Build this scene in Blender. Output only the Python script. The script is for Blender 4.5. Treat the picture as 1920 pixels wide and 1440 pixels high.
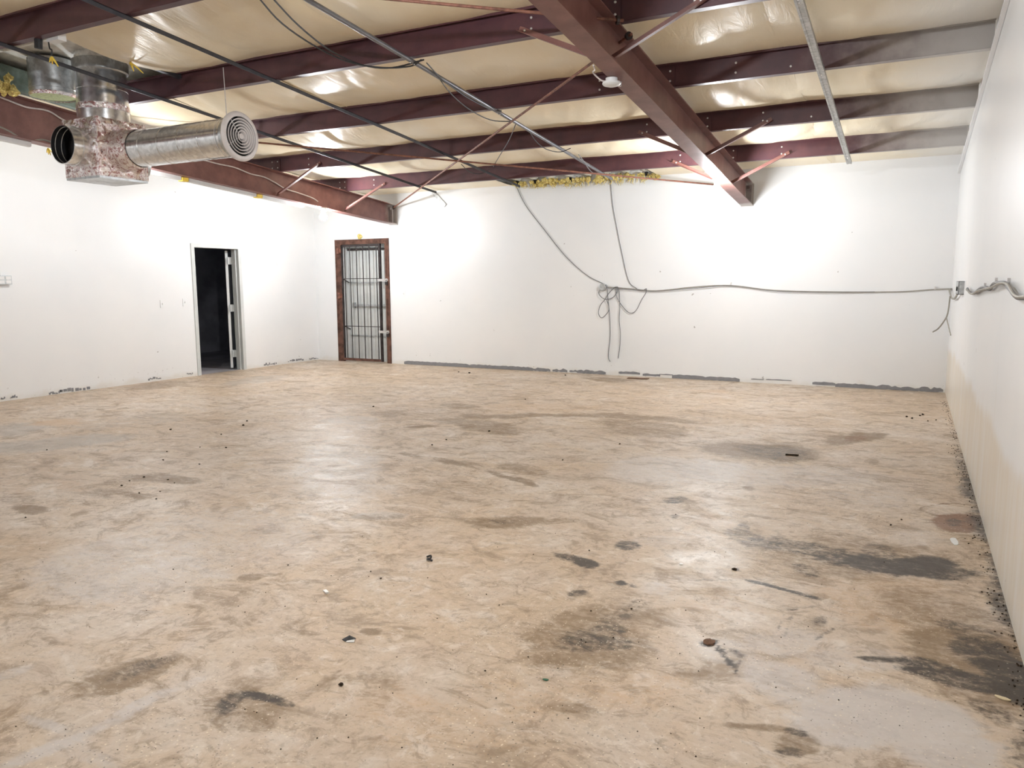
import bpy, math, random
import numpy as np
from mathutils import Vector, Matrix
for o in list(bpy.data.objects): bpy.data.objects.remove(o)
S = bpy.context.scene; COL = S.collection
# ---------------------------------------------------------------- camera
F = 1443.8                                    # focal length in pixels of the 1920-wide frame
MR = np.array([[0.88867845, 0.45850576, -0.00480382],      # right
               [0.05545653, -0.117874, -0.99147884],       # down
               [-0.45516501, 0.88083948, -0.13017922]])    # forward
H = 1.44                                      # eye height
cam_d = bpy.data.cameras.new('camera'); cam = bpy.data.objects.new('camera', cam_d); COL.objects.link(cam)
cam_d.sensor_width = 36; cam_d.lens = F / 1920 * 36; cam_d.clip_start = .05
m = Matrix.Identity(4)
for i in range(3):
    m[i][0] = MR[0][i]; m[i][1] = -MR[1][i]; m[i][2] = -MR[2][i]
m[2][3] = H
cam.matrix_world = m; S.camera = cam
# ---------------------------------------------------------------- world, exposure
W = bpy.data.worlds.new('world'); S.world = W; W.use_nodes = True
W.node_tree.nodes['Background'].inputs[0].default_value = (.6, .7, .85, 1)
W.node_tree.nodes['Background'].inputs[1].default_value = .05
S.view_settings.view_transform = 'Standard'; S.view_settings.look = 'None'
S.view_settings.gamma = 1; S.view_settings.use_curve_mapping = False
S.view_settings.exposure = 2.12
BULB = 260.0                                  # emission of every LED bulb

# ---------------------------------------------------------------- room dimensions
XL, XR, YB, YF = -10.036, .452, 11.365, -4.0
SL = 1 / 12.                                  # roof slope, falling to the back wall
def zroof(y): return 3.0 + SL * (YB - y)      # underside plane of the insulation at the purlins
def zpur(y): return 2.8 + SL * (YB - y)       # purlin bottoms
PY = [10.0, 8.53, 7.01, 5.51, 4.01, 2.5, 1.0]
def raf2x(y): return -2.13 + .0142 * (YB - y)
def raf2z(y): return 2.495 + .085 * (YB - y)
RAF1X = -8.2
def raf1z(y): return 2.47 + .070 * (YB - y)
# a pixel of the photograph -> the point of a real surface it shows
def ray(u, v): return MR.T @ np.array([(u - 960) / F, (v - 720) / F, 1.])
def onY(u, v, Y=YB): r = ray(u, v); q = r * Y / r[1]; q[2] += H; return q
def onX(u, v, X): r = ray(u, v); q = r * X / r[0]; q[2] += H; return q
def onZ(u, v, Z=0.): r = ray(u, v); q = r * (Z - H) / r[2]; q[2] += H; return q
def onR(u, v, off=0.):
    r = ray(u, v); n = np.array([0, SL, 1.]); q = r * (3.0 + off + SL * YB - H) / (n @ r); q[2] += H; return q
rnd = random.Random(7)

# ---------------------------------------------------------------- materials
def lin(c):
    return tuple(((x / 255) / 12.92 if x / 255 <= .04045 else ((x / 255 + .055) / 1.055) ** 2.4) for x in c) + (1,)
class NT:
    def __init__(s, name):
        s.m = bpy.data.materials.new(name); s.m.use_nodes = True; s.t = s.m.node_tree
        s.b = s.t.nodes['Principled BSDF']; s.pos = None
    def n(s, typ, **kw):
        nd = s.t.nodes.new(typ)
        for k, v in kw.items(): setattr(nd, k, v)
        return nd
    def l(s, a, b): s.t.links.new(a, b)
    def P(s):
        if s.pos is None: s.pos = s.n('ShaderNodeNewGeometry').outputs['Position']
        return s.pos
    def val(s, x, sock):
        if hasattr(x, 'links'): s.l(x, sock)
        else: sock.default_value = x
    def math(s, op, a, b=0., c=0., clamp=False):
        nd = s.n('ShaderNodeMath', operation=op); nd.use_clamp = clamp
        s.val(a, nd.inputs[0]); s.val(b, nd.inputs[1]); s.val(c, nd.inputs[2]); return nd.outputs[0]
    def ramp(s, x, a, b, lo=0., hi=1.):
        nd = s.n('ShaderNodeMapRange', interpolation_type='SMOOTHSTEP')
        s.val(x, nd.inputs[0]); s.val(a, nd.inputs[1]); s.val(b, nd.inputs[2]); s.val(lo, nd.inputs[3]); s.val(hi, nd.inputs[4]); return nd.outputs[0]
    def mix(s, f, a, b):
        nd = s.n('ShaderNodeMix', data_type='RGBA'); s.val(f, nd.inputs[0]); s.val(a, nd.inputs[6]); s.val(b, nd.inputs[7]); return nd.outputs[2]
    def scaled(s, sc):
        nd = s.n('ShaderNodeVectorMath', operation='MULTIPLY'); s.l(s.P(), nd.inputs[0]); nd.inputs[1].default_value = sc; return nd.outputs[0]
    def noise(s, scale, detail=4, rough=.55, vec=None, dist=0.):
        nd = s.n('ShaderNodeTexNoise'); nd.inputs['Scale'].default_value = scale; nd.inputs['Detail'].default_value = detail
        nd.inputs['Roughness'].default_value = rough; nd.inputs['Distortion'].default_value = dist
        s.l(vec if vec is not None else s.P(), nd.inputs['Vector']); return nd.outputs[0]
    def sep(s):
        nd = s.n('ShaderNodeSeparateXYZ'); s.l(s.P(), nd.inputs[0]); return nd.outputs
    def bump(s, h, strength=.3, dist=.01):
        nd = s.n('ShaderNodeBump'); nd.inputs['Strength'].default_value = strength; nd.inputs['Distance'].default_value = dist
        s.l(h, nd.inputs['Height']); s.l(nd.outputs[0], s.b.inputs['Normal'])
    def set(s, color=None, rough=None, metal=None, spec=None):
        for v, k in ((color, 'Base Color'), (rough, 'Roughness'), (metal, 'Metallic'), (spec, 'Specular IOR Level')):
            if v is not None: s.val(v, s.b.inputs[k])
        return s.m
def simple(name, c, rough=.5, metal=0., var=.12, nscale=12., spec=.5, bump=0.):
    t = NT(name); n = t.noise(nscale, 5); a = tuple(x * (1 - var) for x in c[:3]) + (1,); b = tuple(min(1, x * (1 + var)) for x in c[:3]) + (1,)
    if bump: t.bump(t.noise(nscale * 4, 3), bump, .004)
    return t.set(t.mix(t.ramp(n, .3, .7), a, b), rough, metal, spec)
def red_steel(name, base, base2, rough=.42):
    t = NT(name); n = t.noise(5, 6); fine = t.noise(60, 3)
    c = t.mix(t.ramp(n, .3, .7), base, base2)
    c = t.mix(t.math('MULTIPLY', t.ramp(fine, .62, .75), .35), c, (.03, .018, .02, 1))
    sx = t.sep()
    over = t.math('ADD', sx[0], t.math('MULTIPLY', t.math('SUBTRACT', n, .5), .8))       # white overspray by the painted walls
    c = t.mix(t.ramp(over, -.95, .35, 0., .95), c, (.52, .50, .48, 1))
    ovy = t.math('ADD', sx[1], t.math('MULTIPLY', t.math('SUBTRACT', n, .5), .25))
    c = t.mix(t.ramp(ovy, 11.05, 11.3, 0., .75), c, (.55, .53, .50, 1))
    t.bump(fine, .08, .002)
    return t.set(c, rough)
def wall_paint(name, beige=False):
    t = NT(name); big = t.noise(.8, 4); z = t.sep()[2]
    c = t.mix(t.ramp(big, .3, .7), (.80, .815, .83, 1), (.845, .85, .855, 1))
    if beige:
        st = t.noise(1., 5, .6, t.scaled((1, 9, .9)))
        zz = t.math('ADD', z, t.math('MULTIPLY', t.math('SUBTRACT', t.noise(1.1, 4), .5), .35))
        mk = t.math('MULTIPLY', t.ramp(zz, .66, .54), t.ramp(st, .25, .62, .45, 1.))
        c = t.mix(mk, c, (.72, .66, .565, 1))
        st2 = t.noise(1., 4, .6, t.scaled((1, 14, .5)))
        c = t.mix(t.math('MULTIPLY', t.ramp(st2, .6, .75), t.ramp(z, 1.6, .3, 0., .4)), c, (.62, .56, .47, 1))
    spots = t.noise(22, 3); low = t.ramp(z, .30, .02)
    c = t.mix(t.math('MULTIPLY', t.ramp(spots, .68, .72), low), c, (.36, .34, .31, 1))
    low2 = t.ramp(t.math('ADD', z, t.math('MULTIPLY', t.math('SUBTRACT', t.noise(4, 4), .5), .22)), .10, .0, 0., .35)
    c = t.mix(low2, c, (.66, .60, .50, 1))
    speck = t.noise(9, 2, .4, t.scaled((1.3, 1.1, 1.2)))
    c = t.mix(t.math('MULTIPLY', t.ramp(speck, .79, .81), .7), c, (.30, .28, .26, 1))
    t.bump(t.noise(3.2, 5), .12, .02)
    return t.set(c, .36, 0, .5)
def floor_mat():
    t = NT('stained_concrete'); P = t.P()
    big = t.noise(.55, 6, .62, None, .6); mid = t.noise(2.4, 8, .70, None, .9); fine = t.noise(26, 6, .75); patchy = t.noise(6.5, 8, .74, None, 1.1)
    streak = t.noise(1., 8, .72, t.scaled((2.3, 3.4, 1)), 1.3); streak2 = t.noise(1., 7, .72, t.scaled((8., 11., 1)), 1.)
    c = t.mix(t.ramp(big, .35, .64), (.505, .385, .268, 1), (.59, .503, .418, 1))
    c = t.mix(t.ramp(mid, .42, .66, 0., .7), c, (.59, .465, .335, 1))
    c = t.mix(t.ramp(streak, .50, .64, 0., .8), c, (.305, .22, .143, 1))
    c = t.mix(t.ramp(streak, .46, .32, 0., .7), c, (.68, .618, .55, 1))
    c = t.mix(t.ramp(patchy, .53, .64, 0., .62), c, (.30, .218, .148, 1))
    c = t.mix(t.ramp(patchy, .46, .34, 0., .6), c, (.71, .637, .555, 1))
    c = t.mix(t.ramp(streak2, .54, .64, 0., .6), c, (.28, .205, .135, 1))
    c = t.mix(t.ramp(fine, .50, .66, 0., .38), c, (.27, .205, .145, 1))
    c = t.mix(t.ramp(fine, .46, .32, 0., .32), c, (.74, .68, .60, 1))
    # stains, wear and painted reflections kept as data on the slab itself
    A = t.n('ShaderNodeAttribute', attribute_name='stain_sheen_a'); B = t.n('ShaderNodeAttribute', attribute_name='stain_b')
    sa = t.n('ShaderNodeSeparateColor'); t.l(A.outputs['Color'], sa.inputs[0]); sb = t.n('ShaderNodeSeparateColor'); t.l(B.outputs['Color'], sb.inputs[0])
    grain = t.math('ADD', t.math('MULTIPLY', t.noise(7, 9, .78, t.scaled((1, 2., 1)), .8), .65), t.math('MULTIPLY', t.noise(34, 5, .7), .35))
    def mask(ch, lo=.16, hi=.75, k=.8, top=1.):
        x = t.math('ADD', ch, t.math('MULTIPLY', t.math('MULTIPLY', t.math('SUBTRACT', grain, .5), k * 2.6), t.ramp(ch, 0., .22)))
        return t.ramp(x, lo, hi, 0., top)
    c = t.mix(mask(sa.outputs[2], .1, 1.0, .8, .72), c, (.575, .545, .53, 1))       # pale patches: partly worn grey concrete, partly painted bulb reflections
    c = t.mix(mask(sb.outputs[0], .15, .9, .8, .75), c, (.40, .37, .335, 1))
    c = t.mix(mask(sb.outputs[1], .2, 1., 1., .6), c, (.55, .365, .205, 1))
    c = t.mix(mask(sa.outputs[0], .12, .95, 1.1, .88), c, (.22, .145, .078, 1))
    c = t.mix(mask(sb.outputs[2], .12, .8, 1., .85), c, (.20, .085, .035, 1))
    c = t.mix(mask(sa.outputs[1], .15, .9, 1.1, .95), c, (.036, .026, .020, 1))
    # paint flakes: light and dark chips
    vo = t.n('ShaderNodeTexVoronoi', voronoi_dimensions='2D'); vo.inputs['Scale'].default_value = 60; t.l(P, vo.inputs['Vector'])
    vr = t.n('ShaderNodeSeparateColor'); t.l(vo.outputs['Color'], vr.inputs[0])
    chip = t.ramp(t.math('ADD', vo.outputs['Distance'], t.math('MULTIPLY', t.math('SUBTRACT', fine, .5), .6)), .20, .10)
    near = t.noise(1.3, 3)
    lightc = t.math('MULTIPLY', chip, t.math('MULTIPLY', t.math('GREATER_THAN', vr.outputs[0], .84), t.ramp(near, .4, .6, .1, 1.)))
    darkc = t.math('MULTIPLY', chip, t.math('MULTIPLY', t.math('LESS_THAN', vr.outputs[0], .13), t.ramp(near, .35, .6, .1, 1.)))
    c = t.mix(t.math('MULTIPLY', lightc, .6), c, (.86, .78, .62, 1))
    c = t.mix(t.math('MULTIPLY', darkc, .6), c, (.10, .09, .075, 1))
    t.bump(t.math('ADD', mid, t.math('MULTIPLY', fine, .35)), .22, .012)
    r = t.ramp(t.math('ADD', t.math('MULTIPLY', mid, .6), t.math('MULTIPLY', streak, .4)), .3, .7, .35, .58)
    return t.set(c, r, 0, .5)
def vinyl_mat():
    t = NT('insulation_vinyl'); n = t.noise(1.3, 5); w = t.noise(1., 6, .6, t.scaled((7, 1.6, 4)), 1.2)
    c = t.mix(t.ramp(n, .3, .7), (.90, .775, .55, 1), (.92, .83, .64, 1))
    c = t.mix(t.ramp(t.math('ADD', t.sep()[0], t.math('MULTIPLY', t.math('SUBTRACT', n, .5), .6)), -.5, .35, 0., .8), c, (.82, .82, .80, 1))
    t.bump(w, .4, .02)
    return t.set(c, .34, 0, .5)
def galv_mat(name, c, rough=.28, bump=.1):
    t = NT(name); v = t.n('ShaderNodeTexVoronoi'); v.inputs['Scale'].default_value = 38; t.l(t.P(), v.inputs['Vector'])
    s = t.n('ShaderNodeSeparateColor'); t.l(v.outputs['Color'], s.inputs[0])
    col = t.mix(s.outputs[0], tuple(x * .82 for x in c) + (1,), tuple(min(1, x * 1.1) for x in c) + (1,))
    t.bump(t.noise(7, 4), bump, .01)
    return t.set(col, t.ramp(t.noise(4, 4), .3, .7, rough * .8, rough * 1.25), .92)
M = {}
M['wall'] = wall_paint('white_wall_paint'); M['wall_r'] = wall_paint('white_wall_paint_worn', True)
M['floor'] = floor_mat(); M['vinyl'] = vinyl_mat()
M['purlin'] = red_steel('purlin_primer', (.074, .029, .038, 1), (.110, .041, .047, 1))
M['rafter'] = red_steel('rafter_primer', (.165, .066, .055, 1), (.245, .110, .092, 1))
M['deck'] = simple('white_roof_deck', (.86, .85, .80), .4, .0)
M['galv'] = galv_mat('galvanised_sheet', (.86, .87, .88), .22, .035)
M['galv_dull'] = galv_mat('dull_galvanised', (.55, .57, .58), .4)
t = NT('foil_tape'); n = t.noise(16, 6, .7, None, 2.); t.bump(n, .5, .02); M['foil'] = t.set(t.mix(t.ramp(n, .40, .52), (.50, .27, .27, 1), (.97, .94, .94, 1)), .12, 1.)
M['dark_strap'] = simple('dark_steel_strap', (.075, .075, .085), .45, .5)  # galvanised straps' shadow side put into this colour; also on the roof header
M['grey_pipe'] = simple('grey_conduit', (.20, .20, .215), .4, .6)
M['track'] = simple('galvanised_track', (.42, .42, .41), .42, .6, .25, 30)
M['rod'] = simple('rusty_rod', (.22, .095, .065), .6, .2, .35, 20)
M['rust'] = simple('rusty_iron', (.125, .062, .045), .7, .1, .45, 9, .3, .4)
M['black_iron'] = simple('dark_gate_iron', (.045, .035, .035), .5, .4, .4, 14)
M['white_trim'] = simple('white_trim_paint', (.74, .75, .745), .42, 0, .04, 3)
M['grey_trim'] = simple('pale_grey_frame_paint', (.60, .62, .61), .42, 0, .05, 3)
M['door2'] = simple('pale_metal_door', (.62, .64, .63), .45, .1, .08, 3)
M['plastic'] = simple('white_plastic', (.80, .80, .79), .4, 0, .03)
M['bolt'] = simple('zinc_bolt', (.75, .73, .72), .3, .6, .1, 40)
M['black_cable'] = simple('black_cable', (.02, .02, .022), .5)
M['grey_cable'] = simple('grey_cable', (.16, .16, .17), .5)
M['tan_cable'] = simple('tan_grey_cable', (.33, .31, .27), .5)
M['white_cable'] = simple('white_cable', (.68, .62, .60), .45)
M['fibre'] = simple('yellow_fibreglass', (.86, .62, .24), .95, 0, .4, 60, .1, .8)
M['yellow'] = simple('yellow_tag', (.85, .62, .08), .6)
M['green_beam'] = simple('weathered_green_steel', (.20, .26, .23), .5, .3, .3, 8)
M['filter'] = simple('green_filter_mat', (.33, .36, .20), .95, 0, .2, 40, .1, .5)
M['grey_strip'] = simple('grey_baseboard_paint', (.235, .235, .25), .6, 0, .08, 20)
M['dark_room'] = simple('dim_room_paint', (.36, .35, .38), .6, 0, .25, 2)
M['black'] = simple('black_inside', (.015, .015, .017), .6)
M['diffuser'] = simple('diffuser_enamel', (.66, .62, .61), .4, 0, .04)
M['dirt'] = simple('dark_dirt', (.045, .032, .022), .95, 0, .5, 80, .1)
M['green_bit'] = simple('green_scrap', (.03, .11, .06), .6)
M['tan_bit'] = simple('pale_chip', (.70, .60, .40), .7)
M['brown_scrap'] = simple('brown_scrap', (.16, .085, .05), .8)
for k_, f_ in (('bulb', 1.), ('bulb_dim', .5), ('bulb_fill', 1.3)):      # strengths set to even out the light in the room
    t = NT('led_glass_' + k_); t.b.inputs['Emission Color'].default_value = (.94, .97, 1, 1); t.b.inputs['Emission Strength'].default_value = BULB * f_
    M[k_] = t.set((.9, .9, .9, 1), .3)

# ---------------------------------------------------------------- mesh helpers
def basis(d):
    d = np.array(d, float); d /= np.linalg.norm(d); h = np.array([0, 0, 1.]) if abs(d[2]) < .9 else np.array([1., 0, 0])
    a = np.cross(h, d); a /= np.linalg.norm(a); return a, np.cross(d, a), d
class MB:
    def __init__(s): s.v = []; s.f = []
    def add(s, vs, fs):
        b = len(s.v); s.v += [tuple(map(float, x)) for x in vs]; s.f += [tuple(b + i for i in q) for q in fs]; return s
    def box(s, x0, x1, y0, y1, z0, z1):
        return s.hexa([(x0, y0, z0), (x1, y0, z0), (x1, y1, z0), (x0, y1, z0), (x0, y0, z1), (x1, y0, z1), (x1, y1, z1), (x0, y1, z1)])
    def hexa(s, p): return s.add(p, [(0, 3, 2, 1), (4, 5, 6, 7), (0, 1, 5, 4), (1, 2, 6, 5), (2, 3, 7, 6), (3, 0, 4, 7)])
    def obox(s, c, ax, ay, az):                       # oriented box, half-extent vectors
        c, ax, ay, az = map(lambda q: np.array(q, float), (c, ax, ay, az))
        return s.hexa([c + i * ax + j * ay + k * az for k in (-1, 1) for i, j in ((-1, -1), (1, -1), (1, 1), (-1, 1))])
    def tube(s, pts, r, n=8, smooth=4, cap=True):
        P = np.array(pts, float)
        if smooth > 1 and len(P) > 2:
            Q = np.vstack([2 * P[0] - P[1], P, 2 * P[-1] - P[-2]]); out = []
            for i in range(1, len(Q) - 2):
                for k in range(smooth):
                    u = k / smooth; a, b, c, d = Q[i - 1], Q[i], Q[i + 1], Q[i + 2]
                    out.append(.5 * ((2 * b) + (c - a) * u + (2 * a - 5 * b + 4 * c - d) * u * u + (3 * b - a - 3 * c + d) * u ** 3))
            out.append(P[-1]); P = np.array(out)
        T = np.gradient(P, axis=0); a, b, _ = basis(T[0] + 1e-9); vs = []; rr = np.interp(np.linspace(0, 1, len(P)), np.linspace(0, 1, len(r)), r) if hasattr(r, '__len__') else [r] * len(P)
        for i, p in enumerate(P):
            tt = T[i] / (np.linalg.norm(T[i]) + 1e-12); a = a - tt * (a @ tt); a /= np.linalg.norm(a) + 1e-12; b = np.cross(tt, a)
            for k in range(n):
                g = 2 * math.pi * k / n; vs.append(p + rr[i] * (math.cos(g) * a + math.sin(g) * b))
        fs = [(i * n + k, i * n + (k + 1) % n, (i + 1) * n + (k + 1) % n, (i + 1) * n + k) for i in range(len(P) - 1) for k in range(n)]
        if cap: fs += [tuple(range(n - 1, -1, -1)), tuple((len(P) - 1) * n + k for k in range(n))]
        return s.add(vs, fs)
    def lathe(s, o, d, prof, n=32, closed=False):     # prof: (distance along d, radius)
        a, b, d = basis(d); o = np.array(o, float)
        vs = [o + d * t + r * (math.cos(2 * math.pi * k / n) * a + math.sin(2 * math.pi * k / n) * b) for t, r in prof for k in range(n)]
        m_ = len(prof); rng = range(m_ if closed else m_ - 1)
        fs = [(i * n + k, i * n + (k + 1) % n, ((i + 1) % m_) * n + (k + 1) % n, ((i + 1) % m_) * n + k) for i in rng for k in range(n)]
        return s.add(vs, fs)
    def cyl(s, p0, p1, r, n=16):
        d = np.array(p1, float) - np.array(p0, float); L = np.linalg.norm(d)
        return s.lathe(p0, d, [(0, 1e-5), (0, r), (L, r), (L, 1e-5)], n)
    def sweep(s, prof, path):                          # prof: list of (dx, dz); path: list of (x,y,z)
        n = len(prof); vs = [(p[0] + a, p[1], p[2] + b) for p in path for a, b in prof]
        fs = [(i * n + k, i * n + (k + 1) % n, (i + 1) * n + (k + 1) % n, (i + 1) * n + k) for i in range(len(path) - 1) for k in range(n)]
        fs += [tuple(range(n - 1, -1, -1)), tuple((len(path) - 1) * n + k for k in range(n))]
        return s.add(vs, fs)
    def blob(s, c, r, seed=0, n=8, amp=.35, flat=1.):
        g = random.Random(seed); c = np.array(c, float); vs = []; rings = 5
        for i in range(rings + 1):
            th = math.pi * i / rings
            for k in range(n):
                ph = 2 * math.pi * k / n; q = r * (1 + amp * (g.random() - .5) * 2)
                vs.append(c + q * np.array([math.sin(th) * math.cos(ph), math.sin(th) * math.sin(ph), flat * math.cos(th)]))
        return s.add(vs, [(i * n + k, i * n + (k + 1) % n, (i + 1) * n + (k + 1) % n, (i + 1) * n + k) for i in range(rings) for k in range(n)])
    def mesh(s, name, off=(0, 0, 0), smooth=False):
        me = bpy.data.meshes.new(name); o = np.array(off)
        me.from_pydata([tuple(np.array(v) - o) for v in s.v], [], s.f); me.validate()
        import bmesh
        bm = bmesh.new(); bm.from_mesh(me); bmesh.ops.remove_doubles(bm, verts=bm.verts, dist=1e-5); bmesh.ops.recalc_face_normals(bm, faces=bm.faces); bm.to_mesh(me); bm.free()
        if smooth:
            me.polygons.foreach_set('use_smooth', [True] * len(me.polygons))
            try: me.set_sharp_from_angle(angle=math.radians(38))
            except Exception: pass
        return me
    def build(s, name, mat, parent=None, smooth=False, origin=None):
        off = origin if origin is not None else (wpos(parent) if parent else s.base())
        if parent is not None: off = wpos(parent)
        ob = bpy.data.objects.new(name, s.mesh(name, off, smooth)); COL.objects.link(ob); ob.data.materials.append(M[mat])
        if parent is not None: ob.parent = parent
        else: ob.location = off
        return ob
    def base(s):
        v = np.array(s.v); return ((v[:, 0].min() + v[:, 0].max()) / 2, (v[:, 1].min() + v[:, 1].max()) / 2, v[:, 2].min())
def wpos(o):
    p = np.zeros(3)
    while o is not None: p += np.array(o.location); o = o.parent
    return p
def empty(name, loc):
    e = bpy.data.objects.new(name, None); COL.objects.link(e); e.location = [float(x) for x in loc]; e.empty_display_size = .1; return e
def tag(o, label, cat, group=None):
    o['label'] = label; o['category'] = cat
    if group: o['group'] = group
    return o
def struct(o, label=None):
    o['kind'] = 'structure'
    if label: o['label'] = label
    return o
def share(src, name, parent, loc):                     # a further piece with the same mesh
    c = src.copy(); c.name = name; COL.objects.link(c); c.parent = parent; c.location = [float(a) for a in np.array(loc) - wpos(parent)]; return c

# ================================================================ THE SHELL
# ---- floor slab with its stains and painted reflections
def value_noise(x, y, seed):
    r = np.random.RandomState(seed).rand(64, 64); xi = np.floor(x).astype(int); yi = np.floor(y).astype(int); fx = x - xi; fy = y - yi
    fx = fx * fx * (3 - 2 * fx); fy = fy * fy * (3 - 2 * fy); g = lambda a, b: r[a % 64, b % 64]
    return (g(xi, yi) * (1 - fx) + g(xi + 1, yi) * fx) * (1 - fy) + (g(xi, yi + 1) * (1 - fx) + g(xi + 1, yi + 1) * fx) * fy - .5
gx = np.concatenate([np.arange(XL - .05, -4.5, .045), np.arange(-4.5, XR + .05, .017), [XR + .05]])
gy = np.concatenate([np.arange(YF, 1.1, .4), np.arange(1.1, 5., .014), np.arange(5., YB + .3, .03), [YB + .32]])
X, Y = np.meshgrid(gx, gy); px = X.ravel(); py = Y.ravel(); nx, ny = len(gx), len(gy)
wx = px + .10 * value_noise(px * 2.3, py * 2.3, 1) + .05 * value_noise(px * 6.1, py * 6.1, 2) + .025 * value_noise(px * 15, py * 15, 3)
wy = py + .10 * value_noise(px * 2.3, py * 2.3, 4) + .05 * value_noise(px * 6.1, py * 6.1, 5) + .025 * value_noise(px * 15, py * 15, 6)
CH = {k: np.zeros(len(px)) for k in 'bdpgor'}          # brown, dark, pale, grey, orange, rust
def stain(k, u, v, ru, rv, s=.6, ang=0., soft=.6, ring=False):
    c = onZ(u, v)[:2]; ca, sa_ = math.cos(ang), math.sin(ang)
    a = (onZ(u + ru * ca, v + ru * sa_)[:2] - onZ(u - ru * ca, v - ru * sa_)[:2]) / 2
    b = (onZ(u - rv * sa_, v + rv * ca)[:2] - onZ(u + rv * sa_, v - rv * ca)[:2]) / 2
    kk = min(2.2, max(.35, math.sqrt(np.linalg.norm(a) * np.linalg.norm(b)) / .14)); ux = px + (wx - px) * kk - c[0]; uy = py + (wy - py) * kk - c[1]
    inv = np.linalg.inv(np.array([a, b]).T); lx = inv[0, 0] * ux + inv[0, 1] * uy; ly = inv[1, 0] * ux + inv[1, 1] * uy
    d = np.sqrt(lx * lx + ly * ly)
    if ring: w = np.exp(-((d - 1) / .09) ** 2)
    else: w = np.clip((1 - d) / soft + .35, 0, 1); w = w * w * (3 - 2 * w)
    CH[k] = np.maximum(CH[k], s * w)
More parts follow.
